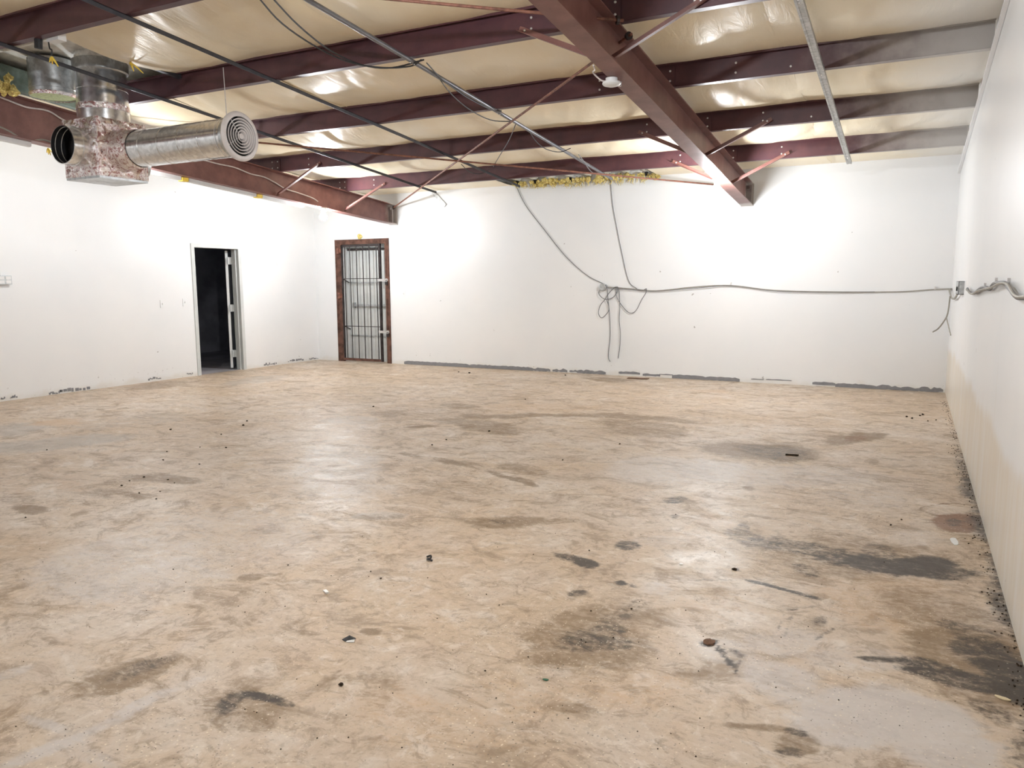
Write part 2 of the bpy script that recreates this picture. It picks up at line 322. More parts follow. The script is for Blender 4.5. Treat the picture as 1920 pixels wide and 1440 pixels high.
STAINS_AND_SHEEN = [  # kind, pixel centre, half sizes in pixels, strength, tilt
    ('d', 1400, 1006, 38, 17, .55, .3), ('d', 1478, 1022, 80, 17, .55, .13), ('d', 1570, 1042, 100, 20, .68, .12), ('d', 1625, 1052, 85, 24, .85, .12),
    ('d', 1700, 1060, 90, 25, .95, .12), ('d', 1765, 1076, 75, 15, .62, .05), ('d', 1645, 1030, 38, 13, .5, .1), ('d', 1395, 990, 14, 16, .5, 0), ('b', 1600, 1045, 260, 45, .5, .1),
    ('d', 1068, 1048, 38, 9, .7, .25), ('d', 1098, 1058, 26, 10, .95, .2), ('d', 1176, 1020, 27, 10, .72, .05), ('d', 1162, 1094, 11, 5, .95, .1), ('d', 1184, 1098, 12, 4, .7, .1),
    ('d', 1083, 1111, 22, 7, .7, -.1), ('d', 1160, 1150, 55, 20, .42, -.6), ('d', 1115, 1190, 70, 24, .5, -.35), ('d', 1145, 1206, 40, 14, .55, 0), ('b', 1120, 1180, 120, 70, .7, -.4), ('b', 1140, 1240, 30, 45, .5, .3),
    ('d', 1330, 1206, 18, 8, .95, -.2), ('d', 1350, 1222, 18, 8, .8, .9), ('d', 1363, 1242, 18, 8, .8, 1.0), ('d', 1371, 1258, 12, 7, .7, 1.2), ('d', 1378, 1244, 16, 7, .6, 1.9), ('d', 1380, 1224, 22, 7, .55, .5),
    ('d', 1440, 1098, 60, 3.5, .8, .27), ('d', 1495, 1113, 45, 4, .75, .27), ('d', 1376, 1068, 8, 3, .9, .3), ('d', 1330, 1086, 45, 3, .4, 0),
    ('d', 1500, 1065, 30, 12, .5, .3), ('d', 1480, 1140, 60, 5, .4, -.1), ('d', 1465, 1170, 5, 28, .5, .15), ('d', 1478, 1172, 4, 26, .4, .12), ('d', 1535, 1165, 16, 12, .5, 0), ('d', 1545, 1190, 30, 5, .45, -.5),
    ('d', 1820, 1215, 70, 30, .7, .1), ('d', 1865, 1250, 60, 28, .9, .25), ('d', 1770, 1268, 120, 20, .8, .16), ('d', 1890, 1290, 60, 22, .95, .3), ('d', 1640, 1238, 42, 7, .75, .12), ('d', 1715, 1248, 70, 14, .7, .15),
    ('d', 1800, 1180, 70, 22, .45, .3), ('d', 1905, 1180, 30, 60, .55, 0), ('b', 1760, 1160, 180, 60, .6, .3), ('b', 1820, 1230, 180, 80, .8, .2), ('d', 1860, 1330, 60, 18, .5, .4),
    ('r', 1800, 982, 62, 20, .95, .05), ('d', 1795, 980, 22, 8, .6, 0), ('d', 1865, 1040, 40, 40, .45, .8), ('b', 1840, 1010, 70, 60, .5, .6), ('r', 1790, 930, 60, 14, .25, 0),
    ('d', 1452, 845, 72, 13, .5, .14), ('b', 1420, 842, 130, 18, .9, .08), ('b', 1330, 832, 90, 10, .5, .05), ('b', 1598, 822, 55, 12, .85, -.1), ('r', 1600, 822, 25, 6, .5, 0),
    ('b', 1410, 916, 14, 5, .7, .2), ('d', 1262, 937, 22, 8, .6, -.1), ('d', 1262, 968, 10, 7, .5, 0), ('b', 1200, 945, 70, 15, .35, .1),
    ('b', 945, 975, 90, 13, .75, -.02), ('d', 935, 976, 30, 6, .4, 0), ('b', 1045, 980, 50, 8, .55, 0), ('b', 720, 972, 50, 8, .5, 0), ('g', 715, 970, 60, 9, .6, 0),
    ('b', 1000, 779, 200, 5, .75, -.02), ('b', 1180, 781, 120, 6, .75, .06), ('b', 1270, 790, 60, 6, .6, .1), ('b', 890, 796, 90, 12, .7, .15), ('b', 1200, 800, 90, 14, .6, .1), ('b', 1240, 810, 60, 10, .6, 0),
    ('b', 868, 761, 38, 7, .7, .05), ('b', 745, 775, 45, 8, .6, -.05), ('b', 798, 801, 36, 3, .85, -.05), ('b', 820, 775, 120, 16, .4, 0), ('o', 1000, 765, 150, 10, .5, 0), ('o', 960, 695, 120, 8, .5, .05), ('b', 1140, 711, 50, 5, .7, .05), ('o', 1330, 733, 40, 5, .6, 0),
    ('b', 990, 880, 55, 14, .6, .2), ('b', 770, 853, 30, 4, .7, .15), ('b', 845, 865, 40, 6, .7, .2), ('b', 940, 893, 45, 5, .75, .3), ('b', 985, 905, 30, 7, .75, .3), ('b', 850, 915, 90, 18, .4, .1),
    ('b', 300, 900, 80, 8, .75, .05), ('b', 190, 925, 32, 14, .65, -.1), ('b', 230, 910, 50, 20, .4, 0), ('b', 255, 928, 50, 8, .6, .1), ('o', 115, 910, 50, 14, .5, .1), ('b', 50, 955, 38, 9, .9, .1), ('b', 25, 935, 40, 14, .5, 0), ('b', 400, 952, 12, 9, .6, 0),
    ('o', 110, 792, 60, 9, .9, -.05), ('g', 30, 803, 70, 14, .7, -.1), ('g', 110, 830, 170, 14, .7, -.08), ('g', 250, 790, 120, 14, .4, -.1), ('g', 480, 712, 70, 7, .6, -.12), ('b', 300, 722, 60, 7, .6, -.1), ('b', 60, 878, 70, 4, .5, -.4), ('g', 660, 790, 60, 10, .5, 0),
    ('b', 465, 1080, 36, 7, .75, -.08), ('b', 510, 1076, 26, 4, .5, -.1), ('b', 590, 1090, 24, 5, .5, 0), ('b', 700, 1186, 24, 8, .85, 0), ('b', 580, 1190, 30, 6, .6, .1), ('b', 540, 1180, 40, 10, .4, -.4),
    ('b', 235, 1258, 110, 32, .8, -.2), ('d', 260, 1250, 75, 18, .38, -.25), ('d', 490, 1308, 62, 9, .85, .08), ('d', 430, 1320, 36, 18, .65, -.5), ('b', 470, 1330, 110, 40, .6, 0), ('d', 535, 1318, 30, 6, .6, .1),
    ('b', 640, 1262, 40, 3, .7, -.75), ('b', 600, 1290, 70, 10, .4, -.5), ('b', 700, 1275, 60, 16, .5, 0), ('b', 760, 1330, 130, 20, .35, .5), ('o', 800, 1340, 150, 60, .5, .1), ('o', 960, 1300, 120, 60, .45, 0), ('o', 840, 1400, 200, 40, .4, 0),
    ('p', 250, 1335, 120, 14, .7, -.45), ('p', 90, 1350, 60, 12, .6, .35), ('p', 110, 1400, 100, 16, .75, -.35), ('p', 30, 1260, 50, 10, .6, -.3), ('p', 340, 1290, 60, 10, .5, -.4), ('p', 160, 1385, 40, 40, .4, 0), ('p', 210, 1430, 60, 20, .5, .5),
    ('p', 1690, 1335, 190, 42, 1., .17), ('p', 1560, 1340, 150, 50, .85, .1), ('p', 1790, 1395, 150, 50, .9, .15), ('p', 1440, 1270, 110, 55, .7, .3), ('p', 1360, 1220, 70, 30, .55, 0), ('p', 1480, 1200, 80, 30, .55, 0), ('p', 1600, 1240, 120, 30, .5, .1), ('p', 1860, 1160, 40, 30, .5, 0),  # paler, greyer patches on the near right floor
    ('o', 1640, 1110, 200, 40, .55, .12), ('o', 1660, 1160, 160, 40, .6, .15), ('o', 1350, 1130, 120, 40, .35, 0), ('o', 1150, 1290, 150, 50, .5, 0),
    ('d', 1485, 1370, 30, 9, .7, .2), ('b', 1420, 1362, 90, 8, .75, .08), ('b', 1480, 1390, 60, 30, .7, .1), ('d', 1470, 1410, 40, 14, .4, 0), ('b', 1060, 1330, 60, 12, .6, .1), ('b', 1290, 1260, 50, 9, .55, .1),
    ('p', 1240, 880, 120, 30, .6, .05), ('p', 1330, 880, 90, 25, .7, .05), ('p', 1500, 890, 160, 25, .5, 0), ('p', 640, 880, 110, 60, .55, 0), ('p', 240, 1060, 170, 70, .6, -.1), ('p', 420, 1000, 200, 60, .45, 0), ('p', 1240, 1010, 70, 12, .4, 0), ('p', 1640, 930, 100, 16, .4, 0), ('p', 1230, 1100, 40, 14, .5, 0), ('p', 1720, 1010, 60, 18, .4, 0)]  # pale patches, several painting the bulbs' reflections on the slab
for s_ in STAINS_AND_SHEEN: stain(s_[0], s_[1], s_[2], s_[3], s_[4], s_[5], s_[6])
stain('b', 1785, 955, 52, 13, .9, .06, ring=True)
wl = np.clip(1 - (XR - wx) / .10, 0, 1) * np.clip((9.2 - wy) / 3., 0, 1); CH['d'] = np.maximum(CH['d'], .75 * wl)       # grime against the right wall
me = bpy.data.meshes.new('floor'); co = np.zeros((nx * ny, 3)); co[:, 0] = px; co[:, 1] = py
ii = (np.arange(ny - 1)[:, None] * nx + np.arange(nx - 1)[None, :]).ravel(); quads = np.stack([ii, ii + 1, ii + nx + 1, ii + nx], 1)
me.vertices.add(nx * ny); me.vertices.foreach_set('co', co.ravel()); me.loops.add(quads.size); me.loops.foreach_set('vertex_index', quads.ravel().astype(np.int32))
me.polygons.add(len(quads)); me.polygons.foreach_set('loop_start', np.arange(0, quads.size, 4, dtype=np.int32)); me.polygons.foreach_set('loop_total', np.full(len(quads), 4, np.int32)); me.update(calc_edges=True)
for nm, ks in (('stain_sheen_a', 'bdp'), ('stain_b', 'gor')):
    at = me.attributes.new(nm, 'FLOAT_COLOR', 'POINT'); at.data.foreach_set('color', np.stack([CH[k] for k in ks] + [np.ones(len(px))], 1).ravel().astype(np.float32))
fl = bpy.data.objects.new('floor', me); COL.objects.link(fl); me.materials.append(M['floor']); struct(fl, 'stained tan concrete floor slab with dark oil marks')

# ---- walls
TW = .14
DY0, DY1, DZ = 8.575, 9.485, 2.03              # opening of the doorway in the left wall
GX0, GX1, GZ = -9.41, -8.40, 2.17              # opening behind the barred gate in the back wall
w = MB(); w.box(XL - TW, XL, YF, DY0, 0, 4.6); w.box(XL - TW, XL, DY1, YB + TW, 0, 3.2); w.box(XL - TW, XL, DY0, DY1, DZ, 3.3)
struct(w.build('wall_left', 'wall'), 'white painted wall with an open doorway')
w = MB(); w.box(XL, GX0, YB, YB + TW, 0, 3.095); w.box(GX1, XR + TW, YB, YB + TW, 0, 3.095); w.box(GX0, GX1, YB, YB + TW, GZ, 3.095)
struct(w.build('wall_back', 'wall'), 'long white painted wall with chipped grey strip along its foot')
w = MB(); w.box(XR, XR + TW, YF, YB, 0, 4.6); struct(w.build('wall_right', 'wall_r'), 'white wall, beige and streaked near the floor')
w = MB(); w.box(XL - TW, XR + TW, YF - TW, YF, 0, 4.6); struct(w.build('wall_front', 'wall'))

# ---- roof: deck plates and draped insulation sheets
ceil = empty('ceiling', (-4.8, 4, 3.0)); struct(ceil, 'sloping cream insulation ceiling hung between the purlins')
d = MB(); p = [(XL - .2, YF - .1), (XR + .2, YF - .1), (XR + .2, YB + .2), (XL - .2, YB + .2)]
d.hexa([(a, b, zroof(b) + .10) for a, b in p] + [(a, b, zroof(b) + .13) for a, b in p]); d.build('roof_deck', 'deck', ceil)
HX0, HX1, HY0, HY1 = -8.05, -6.50, 4.06, 5.46   # roof opening under the rooftop unit: no insulation there
CX0, CX1, CY0 = -5.80, -3.40, 10.62            # torn-out strip along the eave
seams = [XL - .02, -8.6, -7.1, -5.6, -4.1, -2.55, -1.05, XR + .02]
edges_y = [YF - .05, -3.5, -2.0, -.5] + sorted(PY) + [YB]
def sheet(x0, x1, idx):
    xs = np.linspace(x0, x1, 44); ys = []
    for a, b in zip(edges_y[:-1], edges_y[1:]): ys += list(np.linspace(a, b, 34 if b > 3.9 else 8, endpoint=False))
    ys = np.array(ys + [YB]); gx_, gy_ = np.meshgrid(xs, ys); cell = np.searchsorted(edges_y, gy_.ravel(), 'right') - 1; cell = np.clip(cell, 0, len(edges_y) - 2)
    a = np.array(edges_y)[cell]; b = np.array(edges_y)[cell + 1]; tt = (gy_.ravel() - a) / (b - a); fx = gx_.ravel(); fy = gy_.ravel()
    u = (fx - x0) / (x1 - x0)
    depth = .085 + .07 * value_noise(fx * .8 + 11, cell * 1.7 + 3, 21)
    sag = depth * np.sin(np.pi * np.clip(tt, 0, 1)) ** .75 * (.62 + .38 * np.sin(np.pi * np.clip(u, .02, .98)) ** .45) * np.where(b - a < 1.4, .55, 1)
    wr = .016 * value_noise(fx * 5.5 + fy * 2.2, fy * 1.3 + 7 * idx, 31) + .008 * value_noise(fx * 14 + fy * 6, fy * 3.1, 33)
    fold = value_noise(fx * .9 + 5, cell * 2.3 + idx, 41) + .5
    ph = 9 * (fx + .5 * tt * tt) + 6 * value_noise(fx * 1.1, fy * .9, 43)
    wr = wr + .022 * fold * np.maximum(0, np.sin(ph)) ** 3 * (1 - tt) - .014 * fold * np.maximum(0, np.sin(ph * .53 + 2)) ** 4
    wr = wr * np.sin(np.pi * tt) ** .5
    sagz = zroof(fy) - sag + wr + .004
    keep = np.ones((len(ys) - 1, len(xs) - 1), bool); mx = (xs[:-1] + xs[1:]) / 2; my = (ys[:-1] + ys[1:]) / 2
    jag = .03 * np.sin(mx * 37) + .02 * np.sin(mx * 91)
    keep &= ~(((mx > HX0) & (mx < HX1))[None, :] & ((my > HY0) & (my < HY1))[:, None])
    keep &= ~(((mx > CX0) & (mx < CX1))[None, :] & (my[:, None] > CY0 + jag[None, :]))
    mb = MB(); n_ = len(xs); mb.v = [tuple(map(float, q)) for q in zip(fx, fy, sagz)]
    mb.f = [(r * n_ + c, (r + 1) * n_ + c, (r + 1) * n_ + c + 1, r * n_ + c + 1) for r in range(len(ys) - 1) for c in range(n_ - 1) if keep[r, c]]
    off = wpos(ceil); me_ = bpy.data.meshes.new('insulation_sheet'); me_.from_pydata([tuple(np.array(v) - off) for v in mb.v], [], mb.f)
    me_.polygons.foreach_set('use_smooth', [True] * len(me_.polygons)); ob = bpy.data.objects.new('insulation_sheet', me_); COL.objects.link(ob); me_.materials.append(M['vinyl']); ob.parent = ceil
for i in range(len(seams) - 1): sheet(seams[i] - .004, seams[i + 1] + .004, i)
# folded seam tabs between neighbouring sheets
for i, sx in enumerate(seams[1:-1]):
    for a, b in zip(sorted(PY)[2:] , sorted(PY)[3:] + [YB]):
        if HX0 < sx < HX1 and a < 5: continue
        if CX0 < sx < CX1 and b > 11: b = 10.9
        q = MB(); pts = []
        for k in range(9):
            y = a + (b - a) * (.04 + .92 * k / 8); pts.append((sx + .01 * math.sin(k * 1.3 + i), y, zroof(y) - .044 * math.sin(math.pi * k / 8) ** .75 - .008))
        q.tube(pts, [.004] + [.007] * 7 + [.004], 5, 1); q.build('seam_tab', 'vinyl', ceil, True)

# ---- small dark room behind the doorway
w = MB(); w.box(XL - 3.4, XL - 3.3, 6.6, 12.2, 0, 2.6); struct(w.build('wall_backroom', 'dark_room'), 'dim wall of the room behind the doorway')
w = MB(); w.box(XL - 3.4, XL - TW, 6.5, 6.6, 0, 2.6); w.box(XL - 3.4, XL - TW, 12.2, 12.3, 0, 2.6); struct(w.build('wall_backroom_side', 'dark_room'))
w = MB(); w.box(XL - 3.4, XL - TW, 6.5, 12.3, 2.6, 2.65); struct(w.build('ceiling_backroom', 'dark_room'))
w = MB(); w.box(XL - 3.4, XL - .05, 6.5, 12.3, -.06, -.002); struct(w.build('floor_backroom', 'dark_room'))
# ---- door_1: pale frame and the leaf swung into the dark room
d1 = empty('door_1', (XL, (DY0 + DY1) / 2, 0)); struct(d1, 'open doorway in a pale grey frame, its door swung into a dark room')
for nm, y0, y1, z0, z1 in (('jamb', DY0 - .05, DY0 + .012, 0, DZ - .012), ('jamb', DY1 - .012, DY1 + .05, 0, DZ - .012), ('frame_head', DY0 - .05, DY1 + .05, DZ - .012, DZ + .05)):
    q = MB(); q.box(XL - TW - .012, XL + .014, y0, y1, z0, z1)
    if nm == 'jamb':
        s_ = 1 if y0 < 9 else -1; yy = DY0 + .012 if s_ == 1 else DY1 - .012; q.box(XL - .09, XL - .05, min(yy, yy + s_ * .014), max(yy, yy + s_ * .014), 0, DZ - .012)
    q.build(nm, 'grey_trim', d1)
hx, hy = XL - TW - .055, DY1 - .085; dv = np.array([-.655, .756, 0]); nv = np.array([-.756, -.655, 0])
lf = MB(); c0 = np.array([hx, hy, 1.0]) + dv * .46; lf.obox(c0 + np.array([0, 0, .01]), dv * .42, nv * .02, np.array([0, 0, 1.]) * .985); leaf = lf.build('door_leaf', 'white_trim', d1)
for z in (1.83, 1.04, .27):
    q = MB(); pj = np.array([XL - TW - .005, DY1 - .014, z]); ph = np.array([hx, hy, z]) + dv * .045; dd = (pj - ph); q.obox((pj + ph) / 2, dd / 2, np.cross(dd / np.linalg.norm(dd), (0, 0, 1)) * .004, (0, 0, .06)); q.cyl((hx + .03, hy + .02, z - .06), (hx + .03, hy + .02, z + .06), .01, 8); q.build('hinge', 'grey_trim', leaf)
q = MB(); kb = np.array([hx, hy, 1.0]) + dv * .81; q.cyl(kb + nv * .02, kb + nv * .055, .012, 10); q.blob(kb + nv * .075, .03, 1, 12, 0); q.build('knob', 'bolt', leaf, True)
# ---- door_2: pale metal door in the recess behind the gate
RD = .20
d2 = empty('door_2', ((GX0 + GX1) / 2, YB + RD, 0)); struct(d2, 'pale ribbed metal exit door behind the barred gate')
q = MB(); q.box(GX0 - .3, GX1 + .3, YB + RD, YB + RD + .05, 0, GZ + .1)
x = GX0 + .02
dl = q.build('door_leaf', 'door2', d2)
while x < GX1 - .06:
    q = MB(); q.add([(x, YB + RD, .02), (x + .012, YB + RD - .014, .02), (x + .034, YB + RD - .014, .02), (x + .046, YB + RD, .02), (x, YB + RD, 2.1), (x + .012, YB + RD - .014, 2.1), (x + .034, YB + RD - .014, 2.1), (x + .046, YB + RD, 2.1)], [(0, 1, 5, 4), (1, 2, 6, 5), (2, 3, 7, 6)]); q.build('rib', 'door2', dl); x += .115
for nm, x0, x1, z0, z1 in (('recess_side', GX0, GX0 + .012, 0, GZ - .012), ('recess_side', GX1 - .012, GX1, 0, GZ - .012), ('recess_top', GX0, GX1, GZ - .012, GZ)):
    q = MB(); q.box(x0, x1, YB + .031, YB + RD - .015, z0, z1); q.build(nm, 'white_trim', d2)
q = MB(); q.box(GX0 + .13, GX1 - .04, YB + RD - .06, YB + RD - .03, 1.02, 1.06); q.box(GX0 + .12, GX0 + .16, YB + RD - .07, YB + RD, .99, 1.09); q.box(GX1 - .08, GX1 - .04, YB + RD - .07, YB + RD, .99, 1.09); q.build('push_bar', 'galv_dull', d2)
for z in (1.46, .47):
    q = MB(); q.box(GX0 + .02, GX1 - .02, YB + RD - .02, YB + RD - .014, z - .012, z + .012); q.build('rail', 'galv_dull', d2)
q = MB(); q.box(GX0, GX1, YB + RD - .05, YB + RD - .01, 2.05, 2.08); q.build('head_rail', 'black_iron', d2)

# ---- security gate
ga = empty('security_gate', ((GX0 + GX1) / 2, YB, 0)); tag(ga, 'rusty framed security gate with thin vertical bars in the back wall', 'gate')
for nm, x0, x1, z0, z1 in (('frame_post', -9.54, -9.405, 0, 2.15), ('frame_post', -8.41, -8.325, 0, 2.15), ('frame_head', -9.54, -8.325, 2.15, 2.24)):
    q = MB(); q.box(x0, x1, YB - .022, YB + .03, z0, z1)
    if nm == 'frame_post': q.box(x0 + .02, x0 + .035, YB - .03, YB - .02, z0, z1 - .02)
    q.build(nm, 'rust', ga)
gl = MB(); gl.box(-9.396, -9.374, YB - .03, YB + .002, .03, 2.13); gl.box(-8.545, -8.505, YB - .035, YB + .002, .03, 2.15); leaf2 = gl.build('gate_stile', 'black_iron', ga)
q = MB(); q.box(-9.40, -8.505, YB - .03, YB, 2.11, 2.14); q.build('top_rail', 'black_iron', ga)
q = MB(); q.box(-9.40, -8.505, YB - .034, YB, .02, .065); q.build('bottom_rail', 'rust', ga)
b0 = None
for x in (-9.325, -9.20, -9.05, -8.905, -8.76, -8.60):
    if b0 is None: q = MB(); q.cyl((x, YB - .014, .06), (x, YB - .014, 2.115), .0085, 8); b0 = q.build('bar', 'black_iron', ga, True); bx = x
    else: share(b0, 'bar', ga, (wpos(ga)[0] + x - bx, YB, 0))
for z in (1.53, .66):
    q = MB(); q.box(-9.37, -8.545, YB - .028, YB - .022, z - .006, z + .006); q.build('cross_bar', 'black_iron', ga)
    q = MB(); q.add([(-9.37, YB, z + .02), (-9.37, YB, z - .0), (-9.39, YB + RD - .03, z - .06), (-9.39, YB + RD - .03, z - .08)], [(0, 1, 2, 3)]); q.tube([(-9.375, YB - .02, z), (-9.385, YB + RD - .03, z - .07)], .008, 6, 1); q.v = q.v[4:]; q.f = [tuple(i - 4 for i in f_) for f_ in q.f[1:]]; q.build('stay_bar', 'black_iron', ga)
for z in (2.04, 1.22):
    q = MB(); q.cyl((-9.455, YB - .045, z - .055), (-9.455, YB - .045, z + .055), .026, 10); q.box(-9.46, -9.39, YB - .04, YB - .025, z - .04, z + .04); q.build('hinge', 'rod', ga)
for z in (1.50, .57):
    q = MB(); q.box(-8.57, -8.36, YB - .045, YB - .034, z - .022, z + .022); q.cyl((-8.37, YB - .05, z), (-8.37, YB - .03, z), .03, 12); hs = q.build('hasp', 'bolt', ga)
    q = MB(); q.box(-8.39, -8.345, YB - .06, YB - .04, z - .085, z - .035); q.tube([(-8.38, YB - .05, z - .04), (-8.38, YB - .05, z - .005), (-8.355, YB - .05, z - .005), (-8.355, YB - .05, z - .04)], .005, 6, 3); q.build('padlock', 'black_iron', hs)
tf = MB()
for k in range(9): tf.blob((-8.94 + rnd.uniform(-.05, .05), YB - .02, 2.26 + rnd.uniform(0, .06)), rnd.uniform(.015, .03), k, 7, .5)
tag(tf.build('insulation_tuft', 'fibre'), 'small yellow fibreglass tuft on top of the gate frame', 'insulation')

# ---- chipped grey strip at the foot of the back wall
bb = empty('baseboard_back', (-4, YB, 0)); struct(bb, 'broken grey paint strip where a baseboard came off the back wall')
def patch(x0, x1, z0, z1, rag, seed):
    g = random.Random(seed); n_ = max(4, int((x1 - x0) / .035)); q = MB(); top = []; bot = []
    for k in range(n_ + 1):
        x = x0 + (x1 - x0) * k / n_; e = min(1, k / 1.5, (n_ - k) / 1.5)
        top.append((x, z0 + (z1 - z0) * (.72 + .28 * e) + g.uniform(-rag, rag) * e)); bot.append((x, max(.002, z0 + g.uniform(-rag, rag) * .5)))
    vs = [(x, YB - .004, z) for x, z in bot] + [(x, YB - .004, max(z, bot[i][1] + .004)) for i, (x, z) in enumerate(top)]; m_ = n_ + 1
    vs += [(x, YB, z) for x, y, z in vs]; fs = []
    for k in range(n_):
        fs += [(k, k + 1, m_ + k + 1, m_ + k), (m_ + k, m_ + k + 1, 3 * m_ + k + 1, 3 * m_ + k), (2 * m_ + k, 2 * m_ + k + 1, k + 1, k)]
    q.add(vs, fs); q.build('baseboard_patch', 'grey_strip', bb)
PATCH = [(758, 880, 0, .062, .004), (880, 1000, 0, .058, .005), (1000, 1032, .004, .05, .015), (1036, 1064, .01, .05, .016), (1068, 1082, .02, .05, .014), (1082, 1136, .004, .055, .012), (1160, 1200, .03, .07, .008), (1205, 1238, .02, .055, .01), (1236, 1262, .045, .06, .003), (1260, 1322, 0, .06, .004), (1322, 1387, .004, .055, .004),
         (1408, 1432, .045, .058, .004), (1436, 1484, .05, .064, .003), (1523, 1566, .018, .06, .006), (1566, 1642, 0, .055, .006), (1642, 1690, 0, .05, .016), (1690, 1722, 0, .06, .03), (1722, 1768, 0, .055, .022)]
for k, (u0, u1, z0, z1, rg) in enumerate(PATCH):
    a = onY(u0, 684 + (u0 - 758) * .052)[0]; b = onY(u1, 684 + (u1 - 758) * .052)[0]; patch(a, min(b, XR - .01), z0, z1, rg, k)
bl = empty('baseboard_left', (XL, 7, 0)); struct(bl, 'specks of grey paint along the foot of the left wall')
def patch_l(y0, y1, z0, z1, seed):
    g = random.Random(seed); n_ = 8; q = MB()
    for k in range(n_):
        a = y0 + (y1 - y0) * k / n_; b = y0 + (y1 - y0) * (k + g.uniform(.5, 1)) / n_; zz = z0 + g.uniform(0, .02); q.box(XL, XL + .004, a, b, zz, zz + (z1 - z0) * g.uniform(.25, 1))
    q.build('baseboard_patch', 'grey_strip', bl)
for k, (u0, u1, z0, z1) in enumerate([(2, 10, .02, .045), (20, 33, .02, .05), (92, 116, .005, .04), (112, 170, .005, .055), (278, 302, .02, .06), (350, 362, .03, .05), (495, 520, .01, .05), (540, 570, .02, .06), (580, 600, .02, .05)]):
    v0 = 753 - .131 * u0; v1 = 753 - .131 * u1; patch_l(onX(u0, v0, XL)[1], min(onX(u1, v1, XL)[1], YB - .02), z0, z1, k + 50)

# ================================================================ STEEL FRAME
def ibeam(name, xf, zb_, zt, wdt, label, y0, y1):
    n_ = 24; ys = [y0 + (y1 - y0) * k / n_ for k in range(n_ + 1)]
    e = empty(name, (xf(y0), y0, zb_(y0))); tag(e, label, 'rafter')
    def strip(nm, dx0, dx1, f0, f1):
        q = MB(); q.v = []; 
        path = []
        for y in ys: path.append([(xf(y) + dx0, y, f0(y)), (xf(y) + dx1, y, f0(y)), (xf(y) + dx1, y, f1(y)), (xf(y) + dx0, y, f1(y))])
        vs = [p_ for r in path for p_ in r]; fs = [(4 * i + k, 4 * i + (k + 1) % 4, 4 * i + 4 + (k + 1) % 4, 4 * i + 4 + k) for i in range(n_) for k in range(4)] + [(3, 2, 1, 0), tuple(4 * n_ + k for k in range(4))]
        q.add(vs, fs); return q.build(nm, 'rafter', e)
    strip('bottom_flange', -wdt / 2, wdt / 2, zb_, lambda y: zb_(y) + .012)
    strip('web', -.005, .005, lambda y: zb_(y) + .012, lambda y: zt(y) - .012)
    strip('top_flange', -wdt / 2, wdt / 2, lambda y: zt(y) - .012, zt)
    return e
zt = lambda y: zpur(y) - .001
raf1 = ibeam('rafter', lambda y: RAF1X, raf1z, zt, .16, 'red-brown steel roof rafter at the left, running above the metal ductwork', YB - .004, YF + .02)
raf2 = ibeam('rafter', raf2x, raf2z, zt, .16, 'heavy red-brown steel roof rafter crossing the ceiling at the upper right', YB - .004, YF + .02)
for e, xf, zb_ in ((raf1, lambda y: RAF1X, raf1z), (raf2, raf2x, raf2z)):
    y = YB - .03; q = MB(); q.box(xf(y) - .085, xf(y) + .085, y, y + .022, zb_(y) - .01, zt(y) - .0); q.build('end_plate', 'rafter', e)
    y = YB - .16; q = MB(); q.box(xf(y) + .005, xf(y) + .078, y, y + .012, zb_(y) + .012, zt(y) - .05); q.box(xf(y) + .02, xf(y) + .06, y - .03, y, zt(y) - .10, zt(y) - .06); q.build('stiffener', 'purlin', e)
# torn patch of paint and bright light spot are left to the material and lamps

bm_ = MB(); bm_.lathe((0, 0, 0), (0, -1, 0), [(0, .010), (.004, .010), (.007, .006), (.007, 1e-5)], 8)
BOLT_ME = bm_.mesh('bolt', (0, 0, 0), True); BOLT_ME.materials.append(M['bolt'])
def bolt(parent, p_, name='bolt'):
    b = bpy.data.objects.new(name, BOLT_ME); COL.objects.link(b); b.parent = parent; b.location = [float(a) for a in np.array(p_) - wpos(parent)]
PL = ['red-brown Z purlin nearest the back wall, lit reddest by the bulbs', 'second red-brown Z purlin from the back wall', 'third red-brown Z purlin from the back wall, behind the round diffuser', 'fourth red-brown Z purlin from the back wall, ending at the vertical duct', 'dark red Z purlin crossing the top left corner of the picture', 'red-brown Z purlin overhead, sixth from the back wall', 'red-brown Z purlin overhead, seventh from the back wall']
for i, y in enumerate(PY):
    z = zpur(y); x0 = XL + .02 if i != 3 else -7.42; x1 = XR - .012
    e = empty('purlin', (-4., y, z)); tag(e, PL[i], 'purlin', 'roof purlins')
    q = MB(); q.box(x0, x1, y - .003, y + .003, z + .004, z + .196); wb = q.build('web', 'purlin', e)
    q = MB(); q.box(x0, x1, y - .003, y + .066, z, z + .005); q.box(x0, x1, y + .061, y + .066, z + .005, z + .022); q.build('bottom_flange', 'purlin', e)
    q = MB(); q.box(x0, x1, y - .066, y + .003, z + .195, z + .2); q.box(x0, x1, y - .066, y - .061, z + .178, z + .195); q.build('top_flange', 'purlin', e)
    for rx in (RAF1X, raf2x(y)):
        if rx < x0: continue
        q = MB(); q.box(rx - .09, rx + .09, y - .012, y - .003, z + .001, z + .17); q.build('clip_plate', 'purlin', e)
        for dx in (-.05, .05):
            for dz in (.05, .135): bolt(e, (rx + dx, y - .012, z + dz))
        for dx in (-.62, .62):
            for dz in (.055, .135):
                if x0 < rx + dx < x1: bolt(e, (rx + dx, y - .003, z + dz))
    if i == 1 or i == 2: bolt(e, (-1.0, y - .003, z + .05))
rk = MB(); pth = [(XR - .03, yy, zroof(yy) - .235) for yy in np.linspace(YB - .02, 4.0, 6)]
rk.sweep([(0, 0), (.028, 0), (.028, .03), (0, .03)], pth); tag(rk.build('rake_angle', 'wall'), 'white painted angle along the top of the right wall under the purlin ends', 'steel angle')
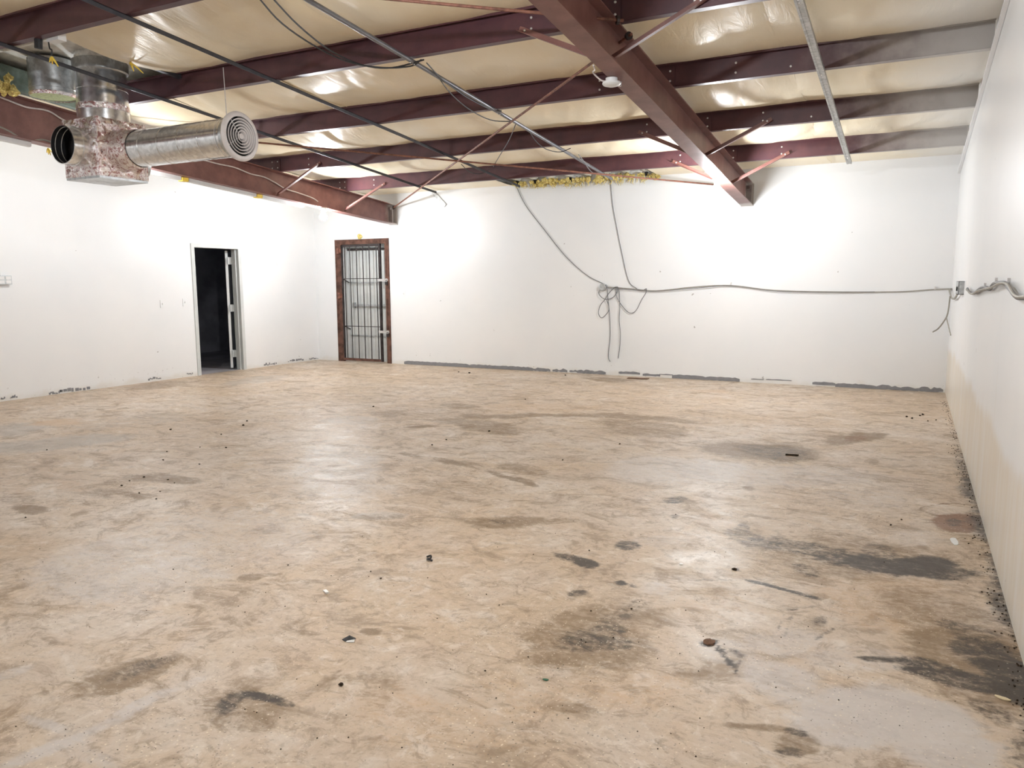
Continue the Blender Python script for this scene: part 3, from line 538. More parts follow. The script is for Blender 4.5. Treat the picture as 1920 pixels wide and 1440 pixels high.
# flange braces
def brace(y, xb, zb_, xt, ztp, label, dy=-.02):
    a = np.array([xb, y + dy, zb_]); b = np.array([xt, y + dy, ztp]); dirv = (b - a) / np.linalg.norm(b - a); up = np.cross(dirv, (0, 1, 0)); up /= np.linalg.norm(up)
    if up[2] < 0: up = -up
    L = np.linalg.norm(b - a) / 2; c = (a + b) / 2
    e = empty('flange_brace', a); tag(e, label, 'brace', 'rafter flange braces')
    q = MB(); q.obox(c + up * .02, dirv * L, np.array([0, .0025, 0]), up * .02); q.obox(c + np.array([0, -.02, 0]), dirv * L, np.array([0, .02, 0]), up * .0025); q.build('angle_iron', 'rafter', e)
    bolt(e, b - dirv * .05 + up * .02 + np.array([0, -.003, 0]))
for i, nm in ((3, 'nearest the smoke detector'), (1, 'second from the back wall'), (0, 'nearest the back wall')):
    y = PY[i]
    for sg, sd in ((-1, 'left'), (1, 'right')):
        brace(y, raf2x(y) + sg * .04, raf2z(y) + .03, raf2x(y) + sg * .72, zpur(y) + .045, 'red angle brace %s of the big rafter, %s' % (sd, nm))
for i, nm in ((1, 'just above the left glowing bulb'), (0, 'by the barred gate corner')):
    y = PY[i]; brace(y, RAF1X + .04, raf1z(y) + .03, RAF1X + .85, zpur(y) + .045, 'pinkish angle brace from the left rafter, %s' % nm)
# straps under the purlins
def strap(x, kind, label, y0, y1, w_=.045):
    pth = [(x, yy, zpur(yy) - .004) for yy in np.linspace(y1, y0, 12)]; q = MB()
    if kind == 'angle': q.sweep([(-w_ / 2, -.004), (w_ / 2, -.004), (w_ / 2, 0), (-w_ / 2, 0)], pth); q.sweep([(w_ / 2 - .004, -w_ * .75), (w_ / 2, -w_ * .75), (w_ / 2, 0), (w_ / 2 - .004, 0)], pth); mt = 'dark_strap'
    elif kind == 'pipe': q.tube([(a, b, c - .02) for a, b, c in pth], .019, 10, 1); mt = 'grey_pipe'
    else:
        q.sweep([(-.028, -.03), (-.012, -.03), (-.008, -.022), (.008, -.022), (.012, -.03), (.028, -.03), (.028, 0), (.025, 0), (.025, -.027), (-.025, -.027), (-.025, 0), (-.028, 0)], pth); mt = 'track'
    e = empty('ceiling_strap', pth[0]); q.build('strap', mt, e, kind == 'pipe'); tag(e, label, 'steel strap', 'steel straps under the purlins')
    for yy in PY[:5]:
        if yy < y1 - .1:
            for dd in (-.03, .03):
                b = MB(); b.cyl((x + .004, yy + .03 + dd, zpur(yy) - .008 - (.036 if kind != 'angle' else 0)), (x + .004, yy + .03 + dd, zpur(yy) - .014 - (.036 if kind != 'angle' else 0)), .006, 6); b.build('screw', 'bolt', e)
strap(-6.75, 'angle', 'galvanised angle strap coloured dark as in shade, passing in front of the vertical duct', YF + .1, 10.47)
strap(-5.27, 'angle', 'galvanised angle strap coloured dark as in shade, second from the left, ending at the torn eave', YF + .1, 10.45)
strap(-3.78, 'pipe', 'grey conduit pipe with cables tied along it, under the purlins', YF + .1, 10.35)
strap(-.762, 'track', 'galvanised metal track right of the big rafter', YF + .1, 10.40)
# bracing rods
def rod(a, b, label, r=.011):
    a = np.array(a); b = np.array(b); q = MB(); q.tube([a, b], r, 8, 1); e = empty('bracing_rod', a); q.build('rod', 'rod', e, True)
    for p_, d_ in ((a, a - b), (b, b - a)):
        d_ = d_ / np.linalg.norm(d_); k = MB(); k.cyl(p_ - d_ * .05, p_ - d_ * .03, .03, 10); k.build('washer', 'black_iron', e)
    tag(e, label, 'bracing rod', 'roof bracing rods')
def rp(x, y, o=-.26): return (x, y, zroof(y) + o)
rod(rp(raf2x(5.6) + .14, 5.60), rp(RAF1X + .04, 11.28), 'thin rusty bracing rod from the big rafter down to the gate corner')
rod(rp(RAF1X + .03, 5.95), rp(raf2x(11.2) - .02, 11.30), 'thin dark bracing rod running from the left rafter to the foot of the big rafter')
rod(rp(RAF1X, .95), rp(raf2x(5.4) + .16, 5.36), 'rusty bracing rod cut by the top edge, left of the big rafter')
# smoke detector on the rafter
y = 5.75; sx, sz = raf2x(y) - .06, raf2z(y)
sm = empty('smoke_detector', (sx, y, sz)); tag(sm, 'round white smoke detector under the big rafter with a looped white wire', 'smoke detector')
q = MB(); q.lathe((sx, y, sz), (0, 0, -1), [(0, .045), (.035, .045), (.035, 1e-5)], 24); q.build('base', 'plastic', sm, True)
q = MB(); q.lathe((sx, y, sz - .03), (0, 0, -1), [(0, 1e-5), (0, .068), (.012, .07), (.022, .062), (.03, .035), (.034, .02), (.034, 1e-5)], 28); q.build('sensor_head', 'plastic', sm, True)
q = MB(); q.tube([(sx - .02, y, sz - .02), (sx - .07, y - .03, sz - .015), (sx - .11, y - .1, sz + .03), (sx - .06, y - .2, sz + .02), (sx - .03, y - .3, sz + .025)], .006, 6); q.build('wire', 'white_cable', sm, True)
q = MB(); q.tube([(sx + .02, y + .03, sz - .045), (sx + .05, y + .06, sz - .05), (sx + .04, y + .1, sz - .01)], .006, 6); q.build('wire', 'white_cable', sm, True)

# ================================================================ LAMPS
def lamp(x, y, z, label, mat='bulb'):
    e = empty('light_bulb', (x, y, z)); tag(e, label, 'lamp', 'bare LED bulbs on the rafters')
    q = MB(); q.lathe((x, y, z), (0, 0, -1), [(0, 1e-5), (0, .06), (.02, .06), (.035, .035), (.05, .03), (.05, 1e-5)], 20); q.build('lampholder', 'plastic', e, True)
    q = MB(); q.lathe((x, y, z - .05), (0, 0, -1), [(0, .022), (.03, .03), (.055, .047), (.085, .055), (.115, .047), (.132, .028), (.138, 1e-5)], 20); q.build('glowing_globe', mat, e, True)
y = 9.45; lamp(RAF1X + .05, y, raf1z(y) - .001, 'glowing white bulb under the left rafter, above the gate')
y = 9.45; lamp(raf2x(y) - .03, y, raf2z(y) - .001, 'glowing white bulb under the big rafter near the back wall')
y = 6.05; lamp(RAF1X + .05, y, raf1z(y) - .001, 'glowing white bulb under the left rafter, hidden behind the duct box', 'bulb_dim')
y = 2.6; lamp(raf2x(y) - .03, y, raf2z(y) - .001, 'added fill bulb under the big rafter, overhead and out of view', 'bulb_fill')  # unseen bulb added as fill light
y = .5; lamp(RAF1X + .05, y, raf1z(y) - .001, 'added fill bulb under the left rafter, outside the view', 'bulb_dim')  # another unseen bulb, added to fill the room with light

# ================================================================ DUCTWORK
BX0, BX1, BY0, BY1, BZ0, BZ1 = -7.35, -6.868, 4.848, 5.35, 2.445, 3.008; DXc, DYc, DZc = -7.105, 5.10, 2.722
du = empty('duct_assembly', (DXc, DYc, BZ0)); tag(du, 'silver ductwork: foil-taped plenum box with one long round arm', 'duct')
def crumple(q, o, a, b, nrm, nu, nv, amp, seed):       # a crinkled foil-wrapped face
    g = random.Random(seed); o, a, b, nrm = map(lambda t_: np.array(t_, float), (o, a, b, nrm)); vs = []
    for j_ in range(nv + 1):
        for i_ in range(nu + 1):
            e_ = 0 if i_ in (0, nu) or j_ in (0, nv) else 1
            u_ = i_ / nu + e_ * g.uniform(-.35, .35) / nu; v_ = j_ / nv + e_ * g.uniform(-.35, .35) / nv
            vs.append(o + a * u_ + b * v_ + nrm * e_ * g.uniform(-.2, 1) * amp)
    fs = []
    for j_ in range(nv):
        for i_ in range(nu):
            k_ = j_ * (nu + 1) + i_
            fs += [(k_, k_ + 1, k_ + nu + 2), (k_, k_ + nu + 2, k_ + nu + 1)] if g.random() < .5 else [(k_, k_ + 1, k_ + nu + 1), (k_ + 1, k_ + nu + 2, k_ + nu + 1)]
    q.add(vs, fs)
q = MB(); lx, ly, lz = BX1 - BX0, BY1 - BY0, BZ1 - BZ0 - .02; zb0 = BZ0 + .02
crumple(q, (BX0, BY0, zb0), (lx, 0, 0), (0, 0, lz), (0, -1, 0), 10, 12, .026, 1); crumple(q, (BX1, BY0, zb0), (0, ly, 0), (0, 0, lz), (1, 0, 0), 10, 12, .030, 2)
crumple(q, (BX1, BY1, zb0), (-lx, 0, 0), (0, 0, lz), (0, 1, 0), 6, 6, .01, 3); crumple(q, (BX0, BY1, zb0), (0, -ly, 0), (0, 0, lz), (-1, 0, 0), 6, 6, .01, 4)
crumple(q, (BX0, BY0, BZ1), (lx, 0, 0), (0, ly, 0), (0, 0, 1), 6, 6, .01, 5); box = q.build('plenum_box', 'foil', du)
q = MB(); q.box(BX0 - .008, BX1 + .008, BY0 - .008, BY1 + .008, BZ0, BZ0 + .02); q.build('bottom_pan', 'galv_dull', box)
for k, (xx, yy) in enumerate(((BX1, BY0), (BX0, BY0), (BX1, BY1))):
    q = MB(); q.box(xx - .02, xx + .006, yy - .006, yy + .02, BZ0 + .02, BZ1 + .004); q.build('corner_tape', 'foil', box)
q = MB(); q.lathe((DXc, DYc, BZ1 - .01), (0, 0, 1), [(0, .232), (.12, .232), (.122, .236), (.128, .236), (.13, .232), (.3, .226), (.302, .230), (.31, .230), (.312, .226), (.66, .222)], 48); v_ = q.build('vertical_duct', 'galv', du, True)
q = MB(); q.lathe((DXc, DYc, BZ1 + .10), (0, 0, 1), [(0, .237), (.055, .236)], 48); q.build('foil_tape', 'foil', v_, True)
q = MB(); q.lathe((DXc, DYc, BZ1 + .46), (0, 0, 1), [(0, .225), (.01, .245), (.10, .248), (.11, .23)], 48); q.build('roof_collar', 'galv_dull', v_, True)
# open collar facing the camera side
q = MB(); q.lathe((DXc, BY0 + .01, DZc + .015), (0, -1, 0), [(0, .178), (.10, .178), (.102, .184), (.108, .184), (.11, .178), (.20, .178), (.20, .170), (.02, .168), (.02, 1e-5)], 48); oc = q.build('open_collar', 'galv', du, True)
q = MB(); q.lathe((DXc, BY0 - .005, DZc + .015), (0, -1, 0), [(.02, 1e-5), (.02, .1655), (.19, .1675)], 40); q.build('dark_lining', 'black', oc, True)
for yy in (.09, .15):
    q = MB(); q.lathe((DXc, BY0 - yy, DZc + .015), (0, -1, 0), [(0, .166), (.004, .162), (.008, .166)], 40); q.build('liner_ring', 'galv_dull', oc, True)
q = MB(); q.lathe((DXc, BY1 - .01, DZc - .07), (0, 1, 0), [(0, .17), (.13, .17), (.13, .165), (.13, 1e-5)], 40); q.build('rear_collar', 'galv_dull', du, True)
# the long arm
AE = -5.30
def zarm(x): return DZc + .0 * (x - BX1)
prof = []; Larm = AE - BX1; n_ = 7
for k in range(n_):
    prof += [(Larm * k / n_, .167)]
prof.append((Larm, .166))
q = MB(); q.lathe((BX1 - .01, DYc, DZc), (1, 0, 0), prof, 56); ar = q.build('long_round_duct', 'galv', du, True)
for k in range(2, 6):
    q = MB(); q.lathe((BX1 + Larm * k / 6 - .1, DYc, DZc), (1, 0, 0), [(0, .1672), (.003, .1692), (.009, .1692), (.012, .1672)], 56); q.build('duct_seam', 'galv', ar, True)
q = MB(); q.lathe((BX1 - .0, DYc, DZc), (1, 0, 0), [(0, .215), (.02, .20), (.06, .19), (.16, .182), (.26, .178), (.27, .172)], 56); q.build('foil_sleeve', 'foil', ar, True)
q = MB(); q.lathe((AE - .09, DYc, DZc), (1, 0, 0), [(0, .169), (.004, .174), (.05, .175), (.075, .172)], 56); q.build('end_band', 'galv_dull', ar, True)
di = MB(); di.lathe((AE - .02, DYc, DZc), (1, 0, 0), [(0, .17), (.004, .208), (.016, .212), (.028, .204), (.036, .185), (.034, .168), (.01, .165)], 56); dif = di.build('round_diffuser', 'diffuser', du, True)
for k, r_ in enumerate((.148, .122, .097, .072, .047)):
    q = MB(); q.lathe((AE - .010 + .002 * k, DYc, DZc), (1, 0, 0), [(0, r_ - .010), (.026, r_ + .004), (.030, r_ + .003), (.028, r_ - .004), (.003, r_ - .013)], 44, True); q.build('diffuser_ring', 'diffuser', dif, True)
q = MB(); q.lathe((AE - .01, DYc, DZc), (1, 0, 0), [(0, 1e-5), (0, .024), (.026, .026), (.034, .012), (.036, 1e-5)], 20); q.build('diffuser_hub', 'diffuser', dif, True)
q = MB(); q.lathe((AE - .05, DYc, DZc), (1, 0, 0), [(0, 1e-5), (0, .16)], 40); q.build('dark_throat', 'black', dif, True)
for g in (0, 1):
    a = math.radians(35 + 90 * g); q = MB(); dvx = np.array([0, math.cos(a), math.sin(a)]); c = np.array([AE - .006, DYc, DZc]); q.obox(c, dvx * .163, np.cross(dvx, (1, 0, 0)) * .003, np.array([.004, 0, 0])); q.build('diffuser_spoke', 'diffuser', dif)
# hanger wire of the long arm
hx_ = -5.43; q = MB(); yy = DYc; q.tube([(hx_, yy - .02, DZc + .17), (hx_ + .02, yy - .05, zpur(yy) - .02)], .0035, 6, 1); q.lathe((hx_ - .004, DYc, DZc), (1, 0, 0), [(0, .1735), (.008, .1735)], 40)
tag(q.build('hanger_wire', 'bolt'), 'thin wire holding up the end of the long round duct', 'wire')
# stub collar beside the vertical duct
sx_, sy_ = -7.60, 4.93; sc = empty('stub_collar', (sx_, sy_, 3.24)); tag(sc, 'short galvanised duct collar with green filter mat, left of the vertical duct', 'duct collar')
q = MB(); q.lathe((sx_, sy_, 3.27), (0, 0, 1), [(0, .205), (.06, .205), (.062, .21), (.07, .21), (.072, .205), (.34, .205)], 40); q.build('collar', 'galv_dull', sc, True)
q = MB(); q.lathe((sx_, sy_, 3.262), (0, 0, 1), [(0, .207), (.03, .21), (.035, .206)], 40); q.build('foil_rim', 'foil', sc, True)
q = MB(); q.lathe((sx_, sy_, 3.275), (0, 0, 1), [(0, 1e-5), (0, .203), (.01, .203)], 40); q.build('filter_mat', 'filter', sc, True)
# framing of the roof opening
q = MB(); pth = [(-6.47, yy, zroof(yy)) for yy in (PY[3], PY[4])]; q.sweep([(-.05, -.05), (0, -.05), (0, .02), (-.05, .02)], pth); tag(q.build('roof_header', 'dark_strap'), 'dark steel header framing the roof opening beside the vertical duct', 'steel header')
q = MB(); pth = [(-8.02, yy, zroof(yy) - .1) for yy in (PY[3] + .5, PY[4] - .6)]; q.sweep([(-.04, -.10), (.05, -.10), (.05, -.085), (.01, -.085), (.01, .13), (-.04, .13)], pth); tag(q.build('curb_beam', 'green_beam'), 'weathered grey-green steel beam above the left rafter, upper left corner', 'steel beam')
for k in range(6):
    yy = HY0 + .06 + k * .08
    q = MB(); q.box(-7.95, -6.55, yy, yy + .03, zroof(yy) + .045, zroof(yy) + .098); q.build('deck_rib', 'deck', ceil)
tf = MB()
for k in range(16): tf.blob((-7.9 + rnd.uniform(-.06, .10), 4.62 + rnd.uniform(-.12, .12), 3.32 + rnd.uniform(-.06, .1)), rnd.uniform(.02, .045), k + 100, 7, .5)
tag(tf.build('insulation_tuft', 'fibre'), 'orange-brown fibreglass clump on the green beam left of the duct collars', 'insulation')
# old lamp stub with wire in the top left corner
q0 = onR(75, 72, -.19); lb = empty('lamp_stub', q0); tag(lb, 'black pipe stub and white box with dangling wires under the top left purlin', 'electrical stub')
q = MB(); q.cyl(q0 + np.array([-.02, 0, .01]), q0 + np.array([-.03, 0, -.075]), .03, 12); q.build('pipe_stub', 'black', lb, True)
q = MB(); q.box(q0[0] + .05, q0[0] + .20, q0[1] + .02, q0[1] + .09, q0[2] - .03, q0[2] + .03); q.build('junction_box', 'plastic', lb)
q = MB(); q.tube([q0 + np.array([.06, .03, -.03]), q0 + np.array([.07, .03, -.08]), q0 + np.array([.11, .02, -.1]), q0 + np.array([.10, .02, -.14])], .006, 6); q.build('wire', 'black_cable', lb, True)
def tags(p_, label, s_=.03, seed=0):
    g = random.Random(seed); q = MB()
    for k in range(4):
        d_ = np.array([g.uniform(-1, 1), g.uniform(-1, 1), g.uniform(-1.2, .2)]) * s_; q.tube([np.array(p_), np.array(p_) + d_ * .6 + np.array([0, 0, .005]), np.array(p_) + d_ * 1.3], [.006, .009, .004], 5, 2)
    tag(q.build('yellow_tie', 'yellow', None, True), label, 'tie', 'yellow wire ties')
tags(q0 + np.array([.10, .02, -.15]), 'yellow tie dangling from the black wire in the top left corner', .05, 1)
tags((-6.44, 4.93, zroof(4.93) - .09), 'pale yellow tie on the dark header right of the vertical duct', .06, 2)

# white strip lights on the far edge of the left rafter flange
for k, (ya, yb) in enumerate(((3.3, 5.05), (6.15, 6.9), (7.02, 8.15), (8.27, 9.1))):
    q = MB(); pth = [(RAF1X - .05, yy, raf1z(yy) - .001) for yy in (yb, ya)]; q.sweep([(-.035, -.042), (.0, -.046), (.035, -.042), (.035, 0), (-.035, 0)], pth)
    e = q.build('strip_light', 'white_trim'); tag(e, ['unlit white strip light on the left rafter, cut by the left picture edge', 'unlit white strip light on the left rafter, right behind the duct box', 'unlit white strip light on the left rafter, below the round diffuser', 'unlit white strip light on the left rafter, next to the left glowing bulb'][k], 'strip light', 'strip lights on the left rafter')
for k, yy in enumerate((6.96, 8.21)):
    q = MB(); q.box(RAF1X - .09, RAF1X - .01, yy - .045, yy + .045, raf1z(yy) - .05, raf1z(yy) - .004); tag(q.build('yellow_clip', 'yellow'), 'yellow clip under the left rafter, %s' % ['left below the round diffuser', 'nearer the gate'][k], 'clip', 'yellow clips under the left rafter')
tags((RAF1X + .02, 5.2, raf1z(5.2) - .03), 'yellow tie hanging under the left rafter beside the open collar', .05, 3)

# torn insulation along the eave
tf = MB(); g = random.Random(5)
for k in range(120):
    x = g.uniform(CX0, CX1); big = .5 + .5 * math.sin((x - CX0) * 3.1) ** 2
    tf.blob((x, g.uniform(YB - .13, YB - .045), 3.02 - g.uniform(-.01, .05) * big), g.uniform(.014, .034) * (.7 + .5 * big), k, 6, .55)
for k in range(90):
    x = g.uniform(CX0, CX1); z = 3.0 - g.uniform(0, .03); tf.tube([(x, YB - .03, z), (x + g.uniform(-.03, .03), YB - .05, z - g.uniform(.02, .05)), (x + g.uniform(-.05, .05), YB - .04, z - g.uniform(.04, .09))], [.008, .006, .002], 4, 1)
tag(tf.build('insulation_fringe', 'fibre'), 'torn yellow fibreglass fringe along the top of the back wall', 'insulation')
x = CX0 + .05
while x < CX1:
    q = MB(); ya, yb = CY0 - .12, YB - .02; q.hexa([(x, ya, zroof(ya) + .055), (x + .05, ya, zroof(ya) + .055), (x + .05, yb, zroof(yb) + .055), (x, yb, zroof(yb) + .055), (x - .02, ya, zroof(ya) + .1), (x + .07, ya, zroof(ya) + .1), (x + .07, yb, zroof(yb) + .1), (x - .02, yb, zroof(yb) + .1)]); q.build('deck_rib', 'deck', ceil)
    q = MB(); q.box(x + .005, x + .045, yb - .06, yb + .005, zroof(yb) + .0, zroof(yb) + .056); q.build('rib_shadow', 'black', ceil); x += .305  # black block painting the shadow at the rib's end
q = MB(); a = onY(812, 352); b = onY(836, 386); a[2] = min(a[2], 2.99); q.obox((a + b) / 2 - np.array([0, .02, 0]), (b - a) / 2, np.cross((b - a) / np.linalg.norm(b - a), (0, 1, 0)) * .03, np.array([0, .003, 0])); tag(q.build('loose_strap', 'track'), 'short grey metal strap hanging askew at the top of the back wall', 'metal strap')

# ================================================================ CABLES AND WALL FITTINGS
def wallpts(px_, y=YB - .016, j=0): return [onY(u, v, y - j * k) for k, (u, v) in enumerate(px_)]
def cable(px_, label, mat='grey_cable', r=.008, y=YB - .016, pts=None):
    q = MB(); q.tube(pts if pts is not None else wallpts(px_, y), r, 6, 5); o = q.build('cable', mat, None, True); tag(o, label, 'cable'); return o
cable([(967, 347), (985, 384), (1020, 430), (1060, 480), (1100, 516), (1131, 532)], 'thin grey cable slanting down the back wall to the round box', r=.0055)
cable([(1144, 332), (1148, 380), (1155, 420), (1165, 470), (1178, 525), (1192, 540), (1203, 545), (1212, 541)], 'thin grey cable dropping from the torn eave to the wall run', r=.0055)
cable([(1138, 538), (1180, 541), (1230, 545), (1300, 538), (1370, 535), (1450, 544), (1560, 547), (1680, 547), (1745, 543), (1788, 541)], 'long grey cable stapled along the back wall to the corner', 'tan_cable', .0065)
cable([(1140, 541), (1190, 544), (1230, 546), (1300, 541), (1372, 536), (1455, 546), (1560, 548), (1640, 547)], 'second grey cable running beside the long stapled one', 'grey_cable', .0045, YB - .03)
cable([(1138, 535), (1140, 560), (1143, 590), (1144, 630), (1141, 660), (1141, 672), (1144, 678)], 'left dark cable hanging straight below the round box', r=.0055, y=YB - .02)
cable([(1152, 540), (1158, 538), (1161, 548), (1162, 575), (1161, 600), (1163, 625), (1162, 650), (1159, 672)], 'right dark cable hanging below the wall run', r=.0055, y=YB - .03)
cable([(1137, 534), (1124, 545), (1124, 553), (1134, 561), (1147, 559), (1156, 550), (1157, 540), (1152, 539), (1140, 552), (1134, 562), (1126, 572), (1122, 586), (1126, 595), (1132, 594), (1141, 583), (1141, 572), (1137, 562)], 'dark cable coiled in loose loops under the round box', r=.0055, y=YB - .04)
cable([(1155, 541), (1156, 556), (1164, 570), (1176, 584), (1185, 587), (1194, 580), (1203, 562), (1211, 549), (1212, 541)], 'dark cable sagging in one big loop right of the round box', r=.0055, y=YB - .026)
def staple(u, v, k):
    p_ = onY(u, v); q = MB(); q.box(p_[0] - .008, p_[0] + .008, YB - .032, YB, p_[2] - .012, p_[2] + .03); tag(q.build('cable_staple', 'bolt'), 'cable staple on the back wall, %s' % k, 'staple', 'cable staples')
staple(1371, 533, 'at the highest point of the run'); staple(1753, 541, 'near the right corner')
# octagon box
c = onY(1131, 539); ob_ = empty('round_junction_box', (c[0], YB, c[2] - .07)); tag(ob_, 'grey octagonal junction box where the back wall cables meet', 'junction box')
q = MB(); q.lathe((c[0], YB, c[2]), (0, -1, 0), [(0, .062), (.05, .062), (.052, .055), (.052, 1e-5)], 8); q.build('box', 'galv_dull', ob_)
q = MB(); q.lathe((c[0], YB - .052, c[2]), (0, -1, 0), [(0, .05), (.004, .048), (.004, 1e-5)], 8); q.build('cover', 'galv_dull', ob_)
# square box on the right wall near the corner
c = np.array([XR, 10.72, 1.35]); jb = empty('square_junction_box', (XR, c[1], c[2] - .06)); tag(jb, 'open square metal junction box in the right corner', 'junction box')
yc = 8.75; c = onX(1808, 540, XR); cy, cz = 9.05, 1.37
jb.location = (XR, cy, cz - .06)
q = MB(); q.box(XR - .05, XR - .045, cy - .24, cy + .2, cz - .065, cz + .065); q.box(XR - .05, XR, cy - .24, cy - .234, cz - .065, cz + .065); q.box(XR - .05, XR, cy + .194, cy + .2, cz - .065, cz + .065); q.box(XR - .05, XR, cy - .24, cy + .2, cz + .06, cz + .065); q.box(XR - .05, XR, cy - .24, cy + .2, cz - .065, cz - .06); q.build('box', 'galv_dull', jb)
q = MB(); q.lathe((XR - .05, cy - .1, cz - .01), (-1, 0, 0), [(0, .022), (.012, .022), (.012, .014), (.002, .014), (.002, 1e-5)], 16); q.build('knockout', 'black', jb)
def rw(px_, x=XR - .02): return [onX(u, v, x) for u, v in px_]
cable(None, 'grey cable from the corner into the square junction box', 'tan_cable', .011, pts=[onY(1788, 541), (XR - .03, YB - .03, 1.33), (XR - .03, 10.6, 1.24), (XR - .03, 9.8, 1.25), (XR - .03, 9.3, 1.31)])
cable(None, 'forked grey cable end hanging in the right corner', 'tan_cable', .009, pts=[(XR - .05, 10.5, 1.26), (XR - .06, 10.6, 1.05), (XR - .09, 10.75, .95), (XR - .14, 10.95, .85), (XR - .19, 11.1, .80)])
cable(None, 'short grey cable tip hanging in the right corner', 'tan_cable', .007, pts=[(XR - .07, 10.6, 1.00), (XR - .05, 10.5, .92), (XR - .035, 10.3, .85), (XR - .03, 10.2, .82)])
path = [(1814, 541), (1818, 548), (1826, 550), (1838, 541), (1848, 539), (1856, 543), (1862, 533), (1872, 530), (1884, 531), (1892, 540), (1902, 553), (1912, 559), (1930, 558)]
cable(None, 'thick black and grey cable snaking along the right wall', 'grey_cable', .011, pts=rw(path))
cable(None, 'tan cable twisted around the thick one on the right wall', 'tan_cable', .007, pts=rw([(1812, 543), (1822, 551), (1834, 545), (1845, 542), (1857, 540), (1866, 535), (1876, 531), (1888, 533), (1898, 549), (1908, 557), (1930, 555)], XR - .036))
for k, (u, v) in enumerate(((1849, 535), (1870, 526), (1894, 527))):
    p_ = onX(u, v, XR); q = MB(); q.box(XR - .014, XR, p_[1] - .012, p_[1] + .012, p_[2] - .004, p_[2] + .016); tag(q.build('cable_staple', 'bolt'), 'cable staple on the right wall, %s from the square box' % ('first', 'second', 'third')[k], 'staple', 'cable staples')
# cables up in the roof
pz = lambda y, o=-.05: zpur(y) + o
cable(None, 'pair of black cables sagging from the top edge, left one', 'black_cable', .0065, pts=[onR(480, -10, -.22), onR(530, 45, -.22), onR(600, 92, -.24), onR(660, 118, -.27), onR(720, 127, -.27), onR(770, 124, -.25), onR(790, 112, -.22)])
cable(None, 'pair of black cables sagging from the top edge, right one', 'black_cable', .0065, pts=[onR(505, -10, -.22), onR(560, 48, -.22), onR(620, 95, -.24), onR(680, 122, -.26), onR(735, 127, -.26), onR(795, 112, -.22)])
cable(None, 'black cable drooping below the grey pipe in mid ceiling', 'black_cable', .0055, pts=[onR(800, 118, -.22), onR(825, 145, -.24), onR(850, 165, -.25), onR(880, 185, -.25), onR(920, 205, -.24), onR(940, 208, -.22)])
cable(None, 'black cable making a long loop left of the grey pipe', 'black_cable', .005, pts=[onR(815, 135, -.22), onR(845, 175, -.27), onR(880, 205, -.29), onR(920, 225, -.28), onR(960, 228, -.23)])
cable(None, 'black cable hanging from the grey pipe to the rods crossing', 'black_cable', .005, pts=[onR(968, 230, -.22), onR(955, 262, -.26), onR(938, 290, -.27), onR(925, 312, -.24)])
cable(None, 'black cable with a shallow loop under the grey pipe near the eave', 'black_cable', .005, pts=[onR(990, 242, -.22), onR(1005, 265, -.26), onR(1025, 280, -.27), onR(1050, 285, -.26), onR(1070, 278, -.22)])
cable(None, 'grey cable wound round the pipe end above the torn eave', 'grey_cable', .006, pts=[onR(1085, 290, -.23), onR(1095, 303, -.25), onR(1105, 318, -.25), onR(1115, 325, -.22), onR(1144, 332, -.1)])
cable(None, 'black cable looped at the end of the second dark strap', 'black_cable', .005, pts=[onR(865, 308, -.22), onR(880, 322, -.26), onR(900, 326, -.26), onR(918, 318, -.22)])
def rweb(px_): return [onX(u, v, RAF1X + .02) for u, v in px_]
cable(None, 'white cable clipped along the left rafter to the glowing bulb', 'white_cable', .009, pts=rweb([(-20, 174), (15, 188), (50, 201), (90, 208), (125, 228), (180, 246), (260, 266), (340, 288), (385, 301), (412, 308), (440, 314), (470, 326), (495, 332), (515, 342), (535, 354)]) + [onX(560, 362, RAF1X + .03), onX(585, 371, RAF1X + .05), onX(596, 378, RAF1X + .05)])
cable(None, 'grey cables drooping under the left rafter at the left picture edge', 'tan_cable', .010, pts=[onX(-15, 232, RAF1X), onX(15, 245, RAF1X), onX(40, 260, RAF1X), onX(60, 264, RAF1X), onX(78, 262, RAF1X), onX(95, 266, RAF1X)])
# left wall fittings
c = onX(8, 525, XL); wb = empty('conduit_box', (XL, c[1], c[2] - .06)); tag(wb, 'grey outlet box with conduit at the left picture edge', 'outlet box')
q = MB(); q.box(XL, XL + .055, c[1] - .10, c[1] + .06, c[2] - .055, c[2] + .055); q.build('box', 'galv_dull', wb)
for dy in (-.06, .02):
    for dz in (-.024, .024):
        q = MB(); q.box(XL + .055, XL + .058, c[1] + dy - .03, c[1] + dy + .03, c[2] + dz - .02, c[2] + dz + .02); q.build('cover_plate', 'plastic', wb)
q = MB(); q.tube([(XL + .025, c[1] - .07, c[2] + .05), (XL + .025, c[1] - .075, 3.3)], .012, 8, 1); q.build('conduit', 'galv_dull', wb, True)
def switch(axis, p_, label):
    e = empty('light_switch', p_); tag(e, label, 'switch'); q = MB(); t_ = MB()
    if axis == 'x': q.box(XL, XL + .008, p_[1] - .036, p_[1] + .036, p_[2] - .058, p_[2] + .058); t_.box(XL + .008, XL + .02, p_[1] - .006, p_[1] + .006, p_[2] - .01, p_[2] + .014)
    else: q.box(p_[0] - .036, p_[0] + .036, YB - .008, YB, p_[2] - .058, p_[2] + .058); t_.box(p_[0] - .006, p_[0] + .006, YB - .02, YB - .008, p_[2] - .01, p_[2] + .014)
    q.build('plate', 'wall', e); t_.build('toggle', 'plastic', e)
c = onX(304, 570, XL); switch('x', (XL, c[1], c[2]), 'white switch plate on the left wall, farther from the doorway')
c = onX(346, 567, XL); switch('x', (XL, c[1], c[2]), 'white switch plate right beside the dark doorway')
c = onY(757, 551); switch('y', (c[0], YB, c[2]), 'white switch plate on the back wall right of the gate')

